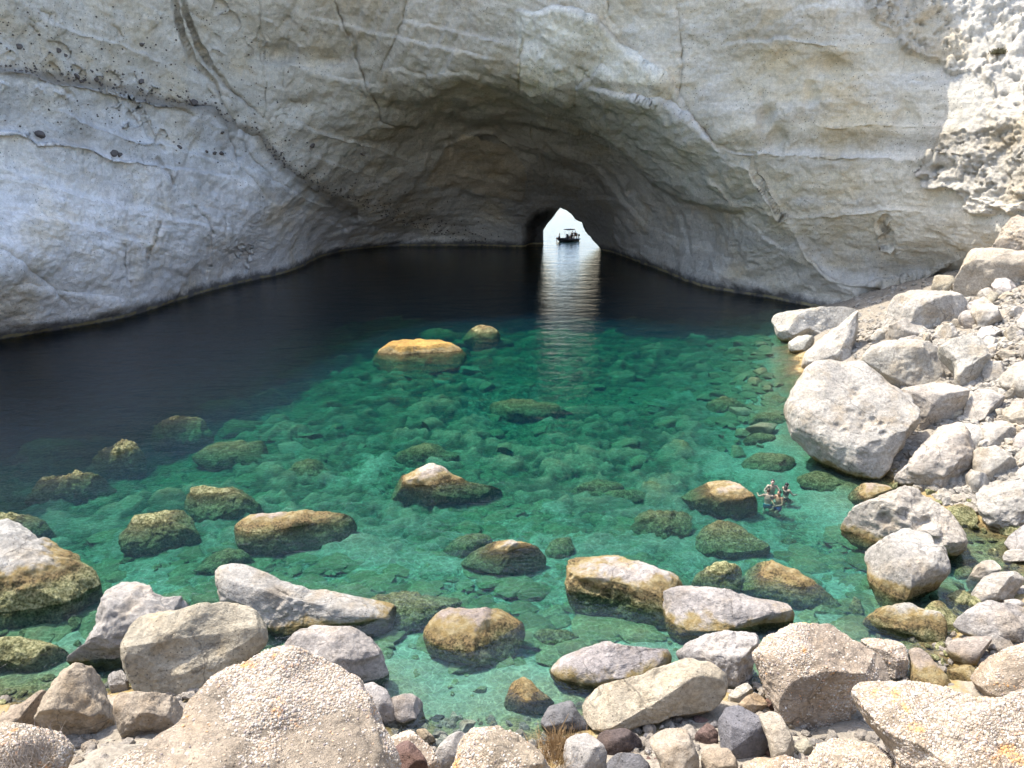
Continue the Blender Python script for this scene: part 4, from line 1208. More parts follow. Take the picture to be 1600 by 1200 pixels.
B("tan stone with a shadowed right side below the cube shaped stone", [(1536, 492), (1548, 480), (1561, 485), (1558, 499), (1545, 503)], 'beige', line=-.9, name="stone", flat=7)
B("low grey stone left of the cube shaped tan stone", [(1510, 478), (1525, 468), (1540, 474), (1538, 488), (1520, 490)], 'grey', line=-.9, name="stone")
B("pale wedge stone in the middle of the scree", [(1526, 532), (1532, 512), (1560, 512), (1572, 524), (1550, 536)], 'white', line=-.9, name="stone", flat=7)
B("pale boulder half buried at the right edge of the scree", [(1560, 595), (1585, 570), (1630, 565), (1640, 620), (1590, 622)], 'pale', line=-.9)
B("yellowish stone on top of the banded notch rock", [(1573, 645), (1582, 628), (1598, 626), (1606, 645), (1590, 655)], 'beige', line=-.9, name="stone")
B("white stone at the right edge beside the shaded half block", [(1582, 690), (1600, 672), (1630, 676), (1630, 705), (1592, 706)], 'white', line=-.9)
B("white stone at the right edge below the shaded half block", [(1584, 745), (1596, 728), (1630, 730), (1630, 758), (1594, 757)], 'white', line=-.9)

# --- pebbly conglomerate boulders along the bottom edge
CONG = [
    B("huge pebbly conglomerate boulder with orange lichen at the bottom left", [(285, 1100), (328, 1050), (370, 1034), (420, 1014), (452, 1010), (502, 1024), (562, 1060), (594, 1110), (616, 1160), (630, 1215), (600, 1300), (190, 1300), (130, 1240), (170, 1190), (222, 1163), (275, 1130)],
      'cong', el=50, level=7, thick=.32, line=-1, za=2.6, dy=-1.0, cuts=[(0, -.3, .95, .8)], rough=.8),
    B("low pebbly conglomerate ledge in the bottom left corner", [(-50, 1150), (40, 1134), (98, 1148), (116, 1172), (100, 1210), (60, 1290), (-50, 1290)], 'cong', el=50, level=6, line=-1, za=3.2, rough=.8),
    B("pale pebbly rock sloping right of the huge conglomerate", [(603, 1147), (640, 1139), (672, 1165), (690, 1204), (640, 1240), (607, 1195)], 'cong', level=6, line=-1, rough=.8),
    B("pebbly boulder with a domed top at the bottom centre", [(708, 1192), (714, 1160), (734, 1139), (775, 1132), (802, 1145), (838, 1165), (856, 1190), (890, 1260), (680, 1260)], 'cong', level=6, line=-1, za=2.0, dy=-.6),
    B("big round pebbly conglomerate boulder right of centre", [(1173, 1022), (1194, 995), (1250, 977), (1312, 977), (1342, 1000), (1387, 1020), (1403, 1046), (1396, 1068), (1352, 1078), (1347, 1113), (1320, 1138), (1270, 1148), (1240, 1143), (1213, 1117), (1193, 1077), (1182, 1050)],
      'cong', el=42, level=7, line=-1, cuts=[(-.1, -.98, .05, .62)], boxy=.68),
    B("white pebbly rock behind the right shoulder of the round conglomerate", [(1343, 1002), (1370, 994), (1411, 1004), (1420, 1030), (1417, 1068), (1400, 1072), (1382, 1048)], 'cong', level=6, line=-1),
    B("large pebbly conglomerate with a shaded overhang at the bottom right", [(1332, 1087), (1345, 1070), (1430, 1067), (1500, 1079), (1560, 1089), (1650, 1068), (1680, 1300), (1420, 1300), (1392, 1190), (1358, 1130)],
      'cong', el=46, level=7, line=-1, za=2.4, dy=-.6, cuts=[(-.75, -.65, -.1, .62), (.1, -.4, .9, .8)], boxy=.7),
    B("cream pebbly boulder at the right edge above the bottom corner", [(1513, 1052), (1545, 1025), (1580, 1014), (1660, 1002), (1660, 1085), (1560, 1100), (1528, 1074)], 'cong', el=46, level=6, line=-1),
    B("pebbly rock at the bottom edge between the two big conglomerates", [(1262, 1192), (1275, 1165), (1300, 1149), (1342, 1144), (1367, 1129), (1392, 1175), (1412, 1280), (1250, 1280)], 'cong', level=6, line=-1, za=1.9, dy=-.5),
    B("low pebbly rock at the bottom edge below the slate block", [(1160, 1197), (1200, 1180), (1242, 1184), (1270, 1205), (1250, 1260), (1160, 1260)], 'cong', level=5, line=-1, za=1.8, dy=-.4),
]


def make_pebble_mat():
    m = NT("mixed_pebbles")
    g = m.n("NewGeometry")
    r = g.outputs["Random Per Island"]
    cr = m.n("ValToRGB")
    m.set(cr.inputs[0], r)
    el = cr.color_ramp
    el.interpolation = 'CONSTANT'
    cols = [(0, (.355, .295, .225)), (.30, (.41, .355, .28)), (.48, (.29, .22, .15)), (.66, (.32, .275, .23)), (.76, (.30, .25, .22)), (.83, (.19, .155, .14)), (.87, (.42, .26, .16)), (.90, (.48, .44, .38))]
    while len(el.elements) < len(cols):
        el.elements.new(.5)
    for e, (p, c) in zip(el.elements, cols):
        e.position = p
        e.color = (*c, 1)
    p = m.pos()
    lich = m.ramp(m.noise(p, 1.5, 4, .65), .60, .68)
    c = m.mix(m.math('MULTIPLY', lich, .75), cr.outputs[0], (.55, .25, .06))
    c = m.mix(m.ramp(m.noise(p, 30, 2), .3, .7, .0, .35), c, (.25, .21, .17))
    return m.pbr(c, .85, None, .25)


M_PEBBLE = make_pebble_mat()


def add_pebbles(ob, count, smin, smax):
    me = ob.data
    n = len(me.polygons)
    ce, no, ar = np.zeros(n * 3), np.zeros(n * 3), np.zeros(n)
    me.polygons.foreach_get("center", ce)
    me.polygons.foreach_get("normal", no)
    me.polygons.foreach_get("area", ar)
    ce, no = ce.reshape(-1, 3), no.reshape(-1, 3)
    view = CAM - (ce + np.array(ob.location))
    vis = ((no * view).sum(1) > -.1) & (no[:, 2] > -.25)
    pn = ce + np.array(ob.location)
    dens = .06 + sstep(-.22, .12, fbm(pn * .7 + 3, 4))
    pr = ar * vis * dens
    rs = np.random.default_rng(len(ob.name) + count)
    idx = rs.choice(n, count, p=pr / pr.sum())
    U, F = ico(1)
    s = smin + (smax - smin) * rs.random(count) ** 3.2
    A = rs.normal(size=(count, 3, 3))
    Q, _ = np.linalg.qr(A)
    sc = np.stack([rs.uniform(.8, 1.25, count), rs.uniform(.7, 1.0, count), rs.uniform(.55, .8, count)], -1) * s[:, None]
    bump = 1 + rs.uniform(-.16, .16, (count, len(U)))
    L = np.einsum('nij,nkj->nki', Q, U[None] * bump[..., None] * sc[:, None, :])
    nr = no[idx]
    L = L - nr[:, None, :] * (np.einsum('nki,ni->nk', L, nr) * .35)[..., None]
    V = L + (ce[idx] + no[idx] * (s * -.22)[:, None])[:, None, :]
    FF = F[None] + (np.arange(count) * len(U))[:, None, None]
    link("pebbles", new_mesh("pebbles", V.reshape(-1, 3), FF.reshape(-1, 3), M_PEBBLE), parent=ob, kind="stuff")


for ob, cnt in zip(CONG, (21000, 6000, 3200, 6500, 8500, 2200, 17000, 4500, 4500, 2400)):
    add_pebbles(ob, int(cnt * 1.1), .010, .052)

def make_sunk_mat():
    m = NT("algae_coated_bed_stone")
    p = m.pos()
    r = m.n("ObjectInfo").outputs["Random"]
    n2, n3 = m.noise(p, 1.8, 5, .65), m.noise(p, 8, 4, .7)
    c = m.mix(m.ramp(n3, .35, .65), (.14, .145, .07), (.30, .295, .175))
    c = m.mix(m.ramp(n2, .42, .62), c, (.23, .20, .11))
    c = m.mix(m.ramp(r, .55, .95, 0, .8), c, (.32, .31, .22))
    c = m.mix(m.ramp(m.n('NewGeometry').outputs['Random Per Island'], .5, 0, 0, .5), c, (.085, .09, .045))
    return m.pbr(c, .95, m.bump(n3, .7, .08), .1)


# ------------------------------------------------------------------ loose stones: one mesh per shape, every stone an object
def stone_shape(seed, flatz=.7, level=4, ncut=9):
    rs = np.random.default_rng(seed)
    D, F = ico(level)
    P = D * np.array([1, rs.uniform(.7, .95), flatz])
    for k in range(ncut):
        v = rs.normal(size=3)
        v /= np.linalg.norm(v)
        s = P @ v
        d = s.max() * rs.uniform(.48, .82)
        P = P - v * (np.maximum(0, s - d) * .95)[:, None]
    o = rs.uniform(0, 50, 3)
    h = fbm(D * 1.6 + o, 3) * .12 + fbm(D * 5 + o, 2) * .04
    return P * (1 + h)[:, None], F


SCREE_SHAPES = [new_mesh("stone", *stone_shape(40 + k), M_ROCK) for k in range(9)]
M_SUNK = make_sunk_mat()
BED_SHAPES = [new_mesh("sunken_stone", *stone_shape(70 + k, .36, 4, 16), M_SUNK) for k in range(9)]
WET_SHAPES = [new_mesh("wet_stone", *stone_shape(90 + k, .5, 4, 8), M_ROCK) for k in range(6)]


def taken(px, py, margin=0):
    for ob, q, C in ROCKS:
        if q[:, 0].min() - margin < px < q[:, 0].max() + margin and q[:, 1].min() - margin < py < q[:, 1].max() + margin:
            if in_poly(np.array([px]), np.array([py]), q)[0]:
                return True
    return False


import re
STOP = re.compile(r"\b(with|at|in|behind|beside|below|between|right|left|on|standing|lying|under|just|among|leaning|peeping|wedged|near|above|out|cut|half|from|off|nearest|tucked|directly|farthest|squeezed|awash|sunk|set|hidden|of|to|over|set)\b")


def short_name(label):
    m = STOP.search(label)
    t = label[:m.start()].strip() if m and m.start() > 6 else label
    return t.rstrip(",")


BUCKET, STONES = {}, []


def label_stones():
    """each loose stone is told by its nearest boulder, the side it lies on and its place in that row"""
    rows = {}
    for o, px, py, what in STONES:
        d = [np.hypot(q[:, 0] - px, q[:, 1] - py).min() for _, q, _ in ROCKS]
        ob, q, _ = ROCKS[int(np.argmin(d))]
        dx, dy = (px - q[:, 0].mean()) / np.ptp(q[:, 0]), (py - q[:, 1].mean()) / np.ptp(q[:, 1])
        side = ("right of" if dx > 0 else "left of") if abs(dx) > abs(dy) else ("in front of" if dy > 0 else "behind")
        rows.setdefault((what, side, short_name(ob["label"])), []).append((min(d), o))
    words = ["closest", "second closest", "third closest", "fourth closest", "fifth closest", "sixth closest", "seventh closest", "eighth closest"]
    for (what, side, nm), lst in rows.items():
        lst.sort(key=lambda t: t[0])
        for k, (_, o) in enumerate(lst):
            rank = "" if len(lst) == 1 else (words[k] + " " if k < 8 else "%dth closest " % (k + 1))
            o["label"] = " ".join(f"{what} {rank}{side} the {nm}".split()[:16])


def scatter(name, shapes, region, count, rmin, rmax, label, category, group, tints, line, sub=False, pw=2.2, seed=1, apart=.8):
    rs = np.random.default_rng(seed)
    reg = np.array(region, float)
    got, tries = [], 0
    while len(got) < count and tries < count * 40:
        tries += 1
        px, py = rs.uniform(reg[:, 0].min(), reg[:, 0].max()), rs.uniform(reg[:, 1].min(), reg[:, 1].max())
        if not in_poly(np.array([px]), np.array([py]), region)[0] or taken(px, py):
            continue
        r = rmin + (rmax - rmin) * rs.random() ** pw
        if any((px - a) ** 2 + ((py - b) * (2.2 if sub else 1)) ** 2 < (apart * (r + c)) ** 2 for a, b, c in got):
            continue
        P = ground_hit(px, py)
        if sub and P[2] > -.35:
            continue
        got.append((px, py, r))
        dist = (P - CAM) @ np.array([0, CP, -SP])
        w = r / FPX * dist
        o = link(name, shapes[rs.integers(len(shapes))], loc=P + np.array([0, 0, w * (.12 if sub else .25)]), label=label, category=category, group=group)
        STONES.append((o, px, py, label))
        o.rotation_euler = (rs.normal(0, .12 if sub else .5), rs.normal(0, .12 if sub else .5), rs.uniform(0, 6.28))
        zs = w * rs.uniform(.75, 1.15)
        if sub:
            zs = min(zs, max(.08, (-.12 - P[2]) / .5))
        o.scale = (w, w * rs.uniform(.7, 1), zs)
        t = np.array(TINT[tints[rs.integers(len(tints))]]) * ROCK_TONE * rs.uniform(.85, 1.12)
        o.color = (*t, (line + 1) / 3)
    return got


scatter("block", [new_mesh("block", *stone_shape(140 + k, .75, 5, 8), M_ROCK) for k in range(8)],
        [(1400, 520), (1470, 480), (1530, 455), (1620, 440), (1640, 770), (1525, 775), (1530, 700), (1500, 650), (1550, 600), (1500, 540), (1420, 545)],
        46, 15, 36, "pale angular block", "boulder", "angular blocks on the right slope", ['pale', 'white', 'pale', 'beige'], -.9, seed=41, apart=.75, pw=1.6)
scatter("block", [new_mesh("block", *stone_shape(150 + k, .75, 5, 8), M_ROCK) for k in range(5)],
        [(1500, 700), (1640, 690), (1640, 1000), (1560, 1010), (1590, 860), (1530, 770)],
        16, 14, 30, "pale angular block", "boulder", "angular blocks on the right slope", ['pale', 'grey'], -.6, seed=42, apart=.75, pw=1.6)
scatter("stone", SCREE_SHAPES, [(1405, 520), (1470, 480), (1530, 450), (1610, 440), (1610, 770), (1525, 770), (1530, 700), (1500, 650), (1550, 600), (1500, 540), (1420, 545)],
        95, 5, 17, "pale loose stone", "stone", "loose stones on the scree slope", ['pale', 'white', 'beige', 'beige', 'grey'], -.9, seed=11)
scatter("cobble", SCREE_SHAPES, [(590, 1120), (700, 1120), (860, 1140), (1000, 1150), (1180, 1080), (1280, 1140), (1290, 1205), (560, 1205)],
        46, 7, 19, "small wedged cobble", "cobble", "cobbles between the bottom boulders", ['pale', 'beige', 'grey', 'slate', 'red', 'tan'], -.9, seed=12)
scatter("wet_stone", WET_SHAPES, [(1380, 760), (1530, 770), (1600, 840), (1600, 900), (1500, 1000), (1480, 1090), (1430, 1010), (1330, 960), (1490, 900), (1500, 830)],
        40, 8, 26, "ochre pool stone", "stone", "wet stones in the right pools", ['tan', 'moss', 'tan', 'pink'], 1.2, seed=13)
scatter("wet_stone", WET_SHAPES, [(0, 960), (150, 880), (330, 880), (240, 930), (120, 1030), (60, 1110), (0, 1120)],
        34, 8, 30, "weedy brown stone", "stone", "weedy stones at the left shore", ['moss', 'tan', 'moss'], 1.2, seed=14)
scatter("sunken_stone", BED_SHAPES, [(560, 560), (640, 530), (850, 505), (1190, 500), (1235, 640), (1180, 745), (1060, 745), (880, 750), (620, 700), (480, 770), (340, 700), (430, 630)],
        215, 9, 42, "greenish sunken stone", "stone", "sunken stones on the cove bed", ['moss', 'moss', 'tan', 'grey'], 1.6, sub=True, seed=15, apart=.5)
scatter("sunken_stone", BED_SHAPES, [(330, 880), (560, 850), (640, 1000), (700, 1060), (860, 1000), (830, 1100), (640, 1080), (560, 960), (420, 880)],
        26, 8, 24, "greenish stone in the shallows", "stone", "sunken stones in the near shallows", ['moss', 'tan'], 1.6, sub=True, seed=16)


label_stones()


def rubble(name, count, region_fn, smin, smax, flat, level, mat, color, seed, pw=3):
    rs = np.random.default_rng(seed)
    U, F = ico(level)
    Vs, n = [], 0
    xy, zz = region_fn(rs, count)
    cnt = len(xy)
    s = smin + (smax - smin) * rs.random(cnt) ** pw
    Q, _ = np.linalg.qr(rs.normal(size=(cnt, 3, 3)))
    sc = np.stack([np.ones(cnt), rs.uniform(.6, 1, cnt), rs.uniform(.5, .9, cnt)], -1) * s[:, None]
    wob = 1 + rs.uniform(-.22, .22, (cnt, len(U)))
    V = np.einsum('nij,nkj->nki', Q, U[None] * wob[..., None] * sc[:, None, :])
    V[..., 2] *= flat
    V += np.concatenate([xy, (zz + s * .1 * flat)[:, None]], 1)[:, None, :]
    FF = F[None] + (np.arange(cnt) * len(U))[:, None, None]
    o = link(name, new_mesh(name, V.reshape(-1, 3), FF.reshape(-1, 3), mat, smooth=False), kind="stuff")
    o.color = color
    return o


def scree_pts(rs, n):
    px, py = rs.uniform(1330, 1640, n), rs.uniform(430, 800, n)
    P = np.array([ground_hit(a, b) for a, b in zip(px, py)])
    P = P[P[:, 2] > .1]
    return P[:, :2], P[:, 2]


def shore_pts(rs, n):
    px, py = rs.uniform(0, 1600, n), rs.uniform(990, 1200, n)
    P = np.array([ground_hit(a, b) for a, b in zip(px, py)])
    P = P[P[:, 2] > -.5]
    return P[:, :2], P[:, 2]


def bed_pts(rs, n):
    x, y = rs.uniform(-18, 22, n), 20 + 58 * rs.random(n) ** .8
    z = G(x, y)
    keep = (z < -.5) & (fbm(np.stack([x * .12, y * .12, 0 * x], -1), 2) > -.25)
    return np.stack([x, y], -1)[keep], z[keep]


rubble("scree_rubble", 9000, scree_pts, .03, .36, .8, 2, M_ROCK, (.36, .325, .27, 0.03), 21)
rubble("shore_gravel", 4200, shore_pts, .03, .22, .8, 2, M_ROCK, (.32, .28, .23, 0.1), 22)
rubble("seabed_rubble", 15000, bed_pts, .08, .95, .28, 2, M_SUNK, (.14, .13, .06, 1.0), 23, pw=2.4)

# ------------------------------------------------------------------ dark stones bedded in the cliff
M_BASALT = plain("dark_basalt", (.115, .10, .092), .9, .1)
BAND = [(0, 108), (60, 112), (100, 122), (185, 136), (245, 156), (330, 166), (352, 192), (400, 212), (440, 256), (500, 296), (560, 318), (640, 352), (760, 382)]


def cliff_pebbles():
    rs = np.random.default_rng(31)
    pts = []
    b = np.array(BAND, float)
    seg = np.hypot(*np.diff(b, axis=0).T)
    cum = np.concatenate([[0], np.cumsum(seg)]) / seg.sum()
    for k in range(380):
        t = rs.random()
        x, y = np.interp(t, cum, b[:, 0]), np.interp(t, cum, b[:, 1])
        pts.append((x + rs.normal(0, 6), y - abs(rs.normal(0, 9)) + 3, rs.uniform(.8, 2.6) * (1.1 if x < 450 else .8)))
    for k in range(420):
        x = rs.uniform(0, 480)
        y = rs.uniform(0, 1) ** .6 * np.interp(x, b[:, 0], b[:, 1])
        pts.append((x, y, .6 + 1.8 * rs.random() ** 3))
    for k in range(150):
        x = rs.uniform(0, 430)
        pts.append((x, np.interp(x, b[:, 0], b[:, 1]) + rs.uniform(30, 95), .6 + 1.6 * rs.random() ** 3))
    for k in range(240):
        x = rs.uniform(420, 780)
        pts.append((x, np.interp(x, b[:, 0], b[:, 1]) - abs(rs.normal(0, 22)), .6 + 1.5 * rs.random() ** 2))
    U, F = ico(1)
    V = []
    for px, py, r in pts:
        P, N = cliff_at(px, py)
        s = .74 * r / FPX * np.linalg.norm(P - CAM)
        V.append(U * (1 + rs.uniform(-.25, .25, (len(U), 1))) * s * np.array([1, 1, .8]) + P + N * s * .15)
    n = len(V)
    FF = F[None] + (np.arange(n) * len(U))[:, None, None]
    link("embedded_pebbles", new_mesh("embedded_pebbles", np.concatenate(V), FF.reshape(-1, 3), M_BASALT, False), parent=CLIFF, kind="stuff")
    for k, (px, py, r) in enumerate([(64, 210, 8), (178, 239, 6.5), (187, 241, 5), (92, 77, 5), (29, 72, 5), (220, 126, 6), (123, 119, 5.5), (155, 124, 4), (299, 159, 6.5),
                                     (331, 238, 4), (341, 238, 4.5), (277, 229, 4.5), (339, 206, 3.5), (319, 237, 3), (486, 225, 5), (220, 68, 3.5), (568, 242, 4), (104, 85, 3.5)]):
        P, N = cliff_at(px, py)
        s = r / FPX * np.linalg.norm(P - CAM)
        U2, F2 = stone_shape(300 + k, .7, 3)
        link("embedded_stone", new_mesh("embedded_stone", U2 * s, F2, M_BASALT), parent=CLIFF, loc=P + N * s * .2)


cliff_pebbles()


# ------------------------------------------------------------------ dry plants
def blades(name, base, n, height, spread, mat, seed, parent=None, droop=.3, width=.006):
    rs = np.random.default_rng(seed)
    V, F = [], []
    for k in range(n):
        a, e = rs.uniform(0, 6.28), abs(rs.normal(0, .55))
        d = np.array([math.cos(a) * math.sin(e), math.sin(a) * math.sin(e), math.cos(e)])
        o = np.array([rs.normal(0, spread), rs.normal(0, spread), 0])
        l = height * rs.uniform(.45, 1)
        side = np.cross(d, rs.normal(size=3))
        side /= np.linalg.norm(side)
        i = len(V)
        for t in (0, .5, 1):
            c = o + d * l * t + np.array([0, 0, -droop * l * t * t * .4]) + rs.normal(0, .02, 3) * (t > 0)
            w = width * (1 - .7 * t)
            V += [c - side * w, c + side * w]
        F += [[i, i + 1, i + 3, i + 2], [i + 2, i + 3, i + 5, i + 4]]
    return link(name, new_mesh(name, np.array(V), np.array(F), mat, False), parent=parent, loc=base)


def rock_top(label):
    for ob, q, C in ROCKS:
        if ob["label"].startswith(label):
            return ob


def surf_at(px, py, prefix):
    ob = rock_top(prefix)
    from mathutils.bvhtree import BVHTree
    me = ob.data
    bv = BVHTree.FromPolygons([v.co for v in me.vertices], [p.vertices[:] for p in me.polygons])
    d = ray(px, py)
    hit = bv.ray_cast(Vector(CAM) - ob.location, Vector(d).normalized())
    return np.array(hit[0] + ob.location) if hit[0] else ground_hit(px, py)


M_DRY = plain("dry_twigs", (.30, .20, .10), .9, .1)
M_DRYG = plain("grey_dry_twigs", (.33, .29, .25), .9, .1)
M_BUSH = plain("dark_cliff_bush", (.10, .09, .05), .9, .1)
p = ground_hit(872, 1192)
b = blades("dry_shrub", p + np.array([0, -.5, .75]), 900, .62, .26, M_DRY, 5, width=.008)
b["label"], b["category"] = "dry brown shrub of fine twigs at the bottom edge beside the pebbly dome", "shrub"
p = surf_at(42, 1182, "low pebbly conglomerate ledge")
b = blades("dry_shrub", p, 700, .5, .22, M_DRYG, 6)
b["label"], b["category"] = "pale grey dry twigs growing in the bottom left corner", "shrub"
P, N = cliff_at(1556, 88)
b = blades("cliff_bush", P + N * .1, 260, .8, .22, M_BUSH, 8, droop=.9, width=.03)
b["label"], b["category"] = "small dark bush clinging to the sunlit crust of the cliff at upper right", "bush"
for px, py in ((1564, 112), (1545, 62)):
    pass


# ------------------------------------------------------------------ people
def tube(sections, seg=14):
    """closed tube through (centre, rx, ry) sections"""
    Cs = [np.array(s[0], float) for s in sections]
    V, F = [], []
    for i, (c, rx, ry) in enumerate(sections):
        c = np.array(c, float)
        t = Cs[min(i + 1, len(Cs) - 1)] - Cs[max(i - 1, 0)]
        t /= np.linalg.norm(t) + 1e-9
        u = np.cross(t, np.array([0, 1.0, 0]) if abs(t[1]) < .85 else np.array([1.0, 0, 0]))
        u /= np.linalg.norm(u)
        v = np.cross(t, u)
        for k in range(seg):
            a = 2 * math.pi * k / seg
            V.append(c + u * math.cos(a) * rx + v * math.sin(a) * ry)
    for i in range(len(sections) - 1):
        for k in range(seg):
            a, b = i * seg + k, i * seg + (k + 1) % seg
            F.append([a, b, b + seg, a + seg])
    m = len(V)
    V += [Cs[0], Cs[-1]]
    for k in range(seg):
        F.append([m, (k + 1) % seg, k, k])
        F.append([m + 1, (len(sections) - 1) * seg + k, (len(sections) - 1) * seg + (k + 1) % seg, (len(sections) - 1) * seg + (k + 1) % seg])
    return np.array(V), F


def ball(c, r, level=4):
    U, F = ico(level)
    return U * np.array(r) + np.array(c), [list(f) + [f[2]] for f in F]


def join(parts):
    V, F, n = [], [], 0
    for v, f in parts:
        V.append(v)
        F += [[i + n for i in q] for q in f]
        n += len(v)
    return np.concatenate(V), F


def poly_mesh(name, V, F, mat, smooth=True):
    me = bpy.data.meshes.new(name)
    me.from_pydata([tuple(v) for v in V], [], [tuple(dict.fromkeys(f)) for f in F])
    me.update()
    me.materials.append(mat)
    me.polygons.foreach_set("use_smooth", [smooth] * len(me.polygons))
    return me


def fused(name, parts, mat, voxel):
    """one continuous surface from overlapping pieces"""
    V, F = join(parts)
    me = poly_mesh(name, V, F, mat)
    o = bpy.data.objects.new("tmp", me)
    COL.objects.link(o)
    r = o.modifiers.new("r", 'REMESH')
    r.mode, r.voxel_size, r.use_smooth_shade = 'VOXEL', voxel, True
    s = o.modifiers.new("s", 'SMOOTH')
    s.factor, s.iterations = .5, 3
    out = bpy.data.meshes.new_from_object(o.evaluated_get(bpy.context.evaluated_depsgraph_get()))
    bpy.data.objects.remove(o)
    out.name = name
    out.materials.clear()
    out.materials.append(mat)
    return out


def hand(wrist, d, palm_n, side):
    """palm, four bent fingers and a thumb"""
    d = np.array(d, float); d /= np.linalg.norm(d)
    n = np.array(palm_n, float); n -= d * (n @ d); n /= np.linalg.norm(n)
    s = np.cross(d, n) * side
    w = np.array(wrist, float)
    ps = [tube([(w, .026, .020), (w + d * .04, .038, .017), (w + d * .09, .040, .015)])]
    for k, l in enumerate((.070, .080, .074, .056)):
        o = w + d * .085 + s * (.030 - .020 * k)
        m = o + d * l * .5 + s * .004 * (1.5 - k)
        ps.append(tube([(o, .0105, .0105), (m, .0095, .0095), (m + d * l * .4 + n * l * .28, .0080, .0080)], 8))
    o = w + d * .035 + s * .03
    ps.append(tube([(o, .013, .013), (o + d * .03 + s * .028, .011, .011), (o + d * .058 + s * .034 + n * .012, .009, .009)], 8))
    return ps


def person(label, loc, rot, J, skin, hair=None, hair_len=0.0, trunks=None, top=None, voxel=.009, group=None, glasses=False, seated=False):
    """J: joints in metres in the body's own axes, facing -Y"""
    a = {k: np.array(v, float) for k, v in J.items()}
    parts = []
    pel, ch, nk, hd = a['pelvis'], a['chest'], a['neck'], a['head']
    parts.append(tube([(pel + (0, 0, -.10), .12, .09), (pel, .165, .115), (pel * .6 + ch * .4, .135, .095), (ch, .165, .115), (ch * .4 + nk * .6, .150, .095), (nk, .06, .055)]))
    parts.append(tube([(nk - (0, 0, .03), .062, .060), (nk * .5 + hd * .5, .054, .054), (hd, .055, .06)]))
    f = a.get('face', np.array([0, -1, 0.]))
    f = f / np.linalg.norm(f)
    parts.append(ball(hd, (.076, .088, .112)))
    parts.append(ball(hd + f * .035 + np.array([0, 0, -.055]), (.052, .052, .055)))            # jaw
    parts.append(tube([(hd + f * .08 + np.array([0, 0, .012]), .010, .010), (hd + f * .105 + np.array([0, 0, -.022]), .016, .014)], 8))   # nose
    sd = np.cross(f, [0, 0, 1.0])
    for s in (-1, 1):
        parts.append(ball(hd + sd * s * .078 + np.array([0, 0, -.01]) - f * .005, (.016, .020, .030), 3))   # ears
    for s, n in ((-1, 'r'), (1, 'l')):
        sh, el, wr = a['sh_' + n], a['el_' + n], a['wr_' + n]
        parts.append(tube([(ch * .35 + nk * .65, .07, .07), (sh, .066, .066), (sh * .6 + el * .4, .052, .050), (el, .041, .041)]))
        parts.append(ball(sh, (.066, .066, .066), 3))
        parts.append(tube([(el, .041, .041), (el * .7 + wr * .3, .044, .040), (wr, .027, .024)]))
        parts += hand(wr, a.get('hd_' + n, wr - el), (0, 0, -1.0) if abs((wr - el)[2]) < .2 else (0, -1.0, 0), -s)
        hp, kn, an = a['hip_' + n], a['kn_' + n], a['an_' + n]
        parts.append(tube([(hp + (0, 0, .05), .095, .09), (hp * .7 + kn * .3, .088, .085), (kn, .055, .055)]))
        parts.append(ball(kn, (.056, .056, .056), 3))
        parts.append(tube([(kn, .055, .055), (kn * .7 + an * .3, .058, .060), (an, .036, .036)]))
        parts.append(tube([(an + (0, .05, -.04), .034, .034), (an + (0, -.06, -.055), .042, .030), (an + (0, -.17, -.065), .040, .018)]))
    root = link("person", fused("person", parts, skin, voxel), loc=loc, label=label, category="person", group=group)
    root.rotation_euler = (0, 0, rot)
    if hair is not None:
        back = -f
        hs = [ball(hd + back * .018 + np.array([0, 0, .028]), (.083, .092, .098))]
        if hair_len:
            hs.append(tube([(hd + back * .06, .08, .05), (hd + back * .085 + np.array([0, 0, -hair_len * .5]), .085, .035), (hd + back * .08 + np.array([0, 0, -hair_len]), .06, .02)]))
        V, F = join(hs)
        cut = (V - hd) @ f
        V = V - f * np.maximum(0, cut - .055)[:, None] * (V[:, 2] < hd[2] + .07)[:, None]
        link("hair", poly_mesh("hair", V, F, hair), parent=root)
    for s in (-1, 1):
        v, ff = ball(hd + f * .083 + sd * s * .032 + np.array([0, 0, .014]), (.013, .010, .008), 2)
        link("eye", poly_mesh("eye", v, ff, M_DARK), parent=root)
    v, ff = ball(hd + f * .086 + np.array([0, 0, -.052]), (.022, .010, .007), 2)
    link("mouth", poly_mesh("mouth", v, ff, M_LIP), parent=root)
    if glasses:
        v, ff = join([ball(hd + f * .094 + sd * s * .032 + np.array([0, 0, .016]), (.028, .012, .018), 3) for s in (-1, 1)] +
                     [tube([(hd + f * .1 - sd * .03 + np.array([0, 0, .02]), .005, .005), (hd + f * .1 + sd * .03 + np.array([0, 0, .02]), .005, .005)], 6)])
        link("sunglasses", poly_mesh("sunglasses", v, ff, M_DARK), parent=root)
    if trunks is not None:
        ts = [tube([(pel + (0, 0, .07), .176, .128), (pel, .182, .134), (pel + (0, 0, -.10), .165, .128)])]
        for n in 'rl':
            hp, kn = a['hip_' + n], a['kn_' + n]
            ts.append(tube([(hp + (0, 0, .05), .108, .104), (hp * .75 + kn * .25, .112, .110), (hp * .45 + kn * .55, .105, .104)]))
        link("swim_trunks", fused("swim_trunks", ts, trunks, .012), parent=root)
    if top is not None:
        ts = [tube([(ch + (0, 0, -.10), .165, .118), (ch, .176, .128), (ch + (0, 0, .08), .17, .118)])]
        link("swim_top" if not seated else "shirt", fused("top", ts if not seated else ts + [tube([(pel, .175, .125), (ch, .176, .126), (ch * .4 + nk * .6, .158, .104)])], top, .014), parent=root)
    return root


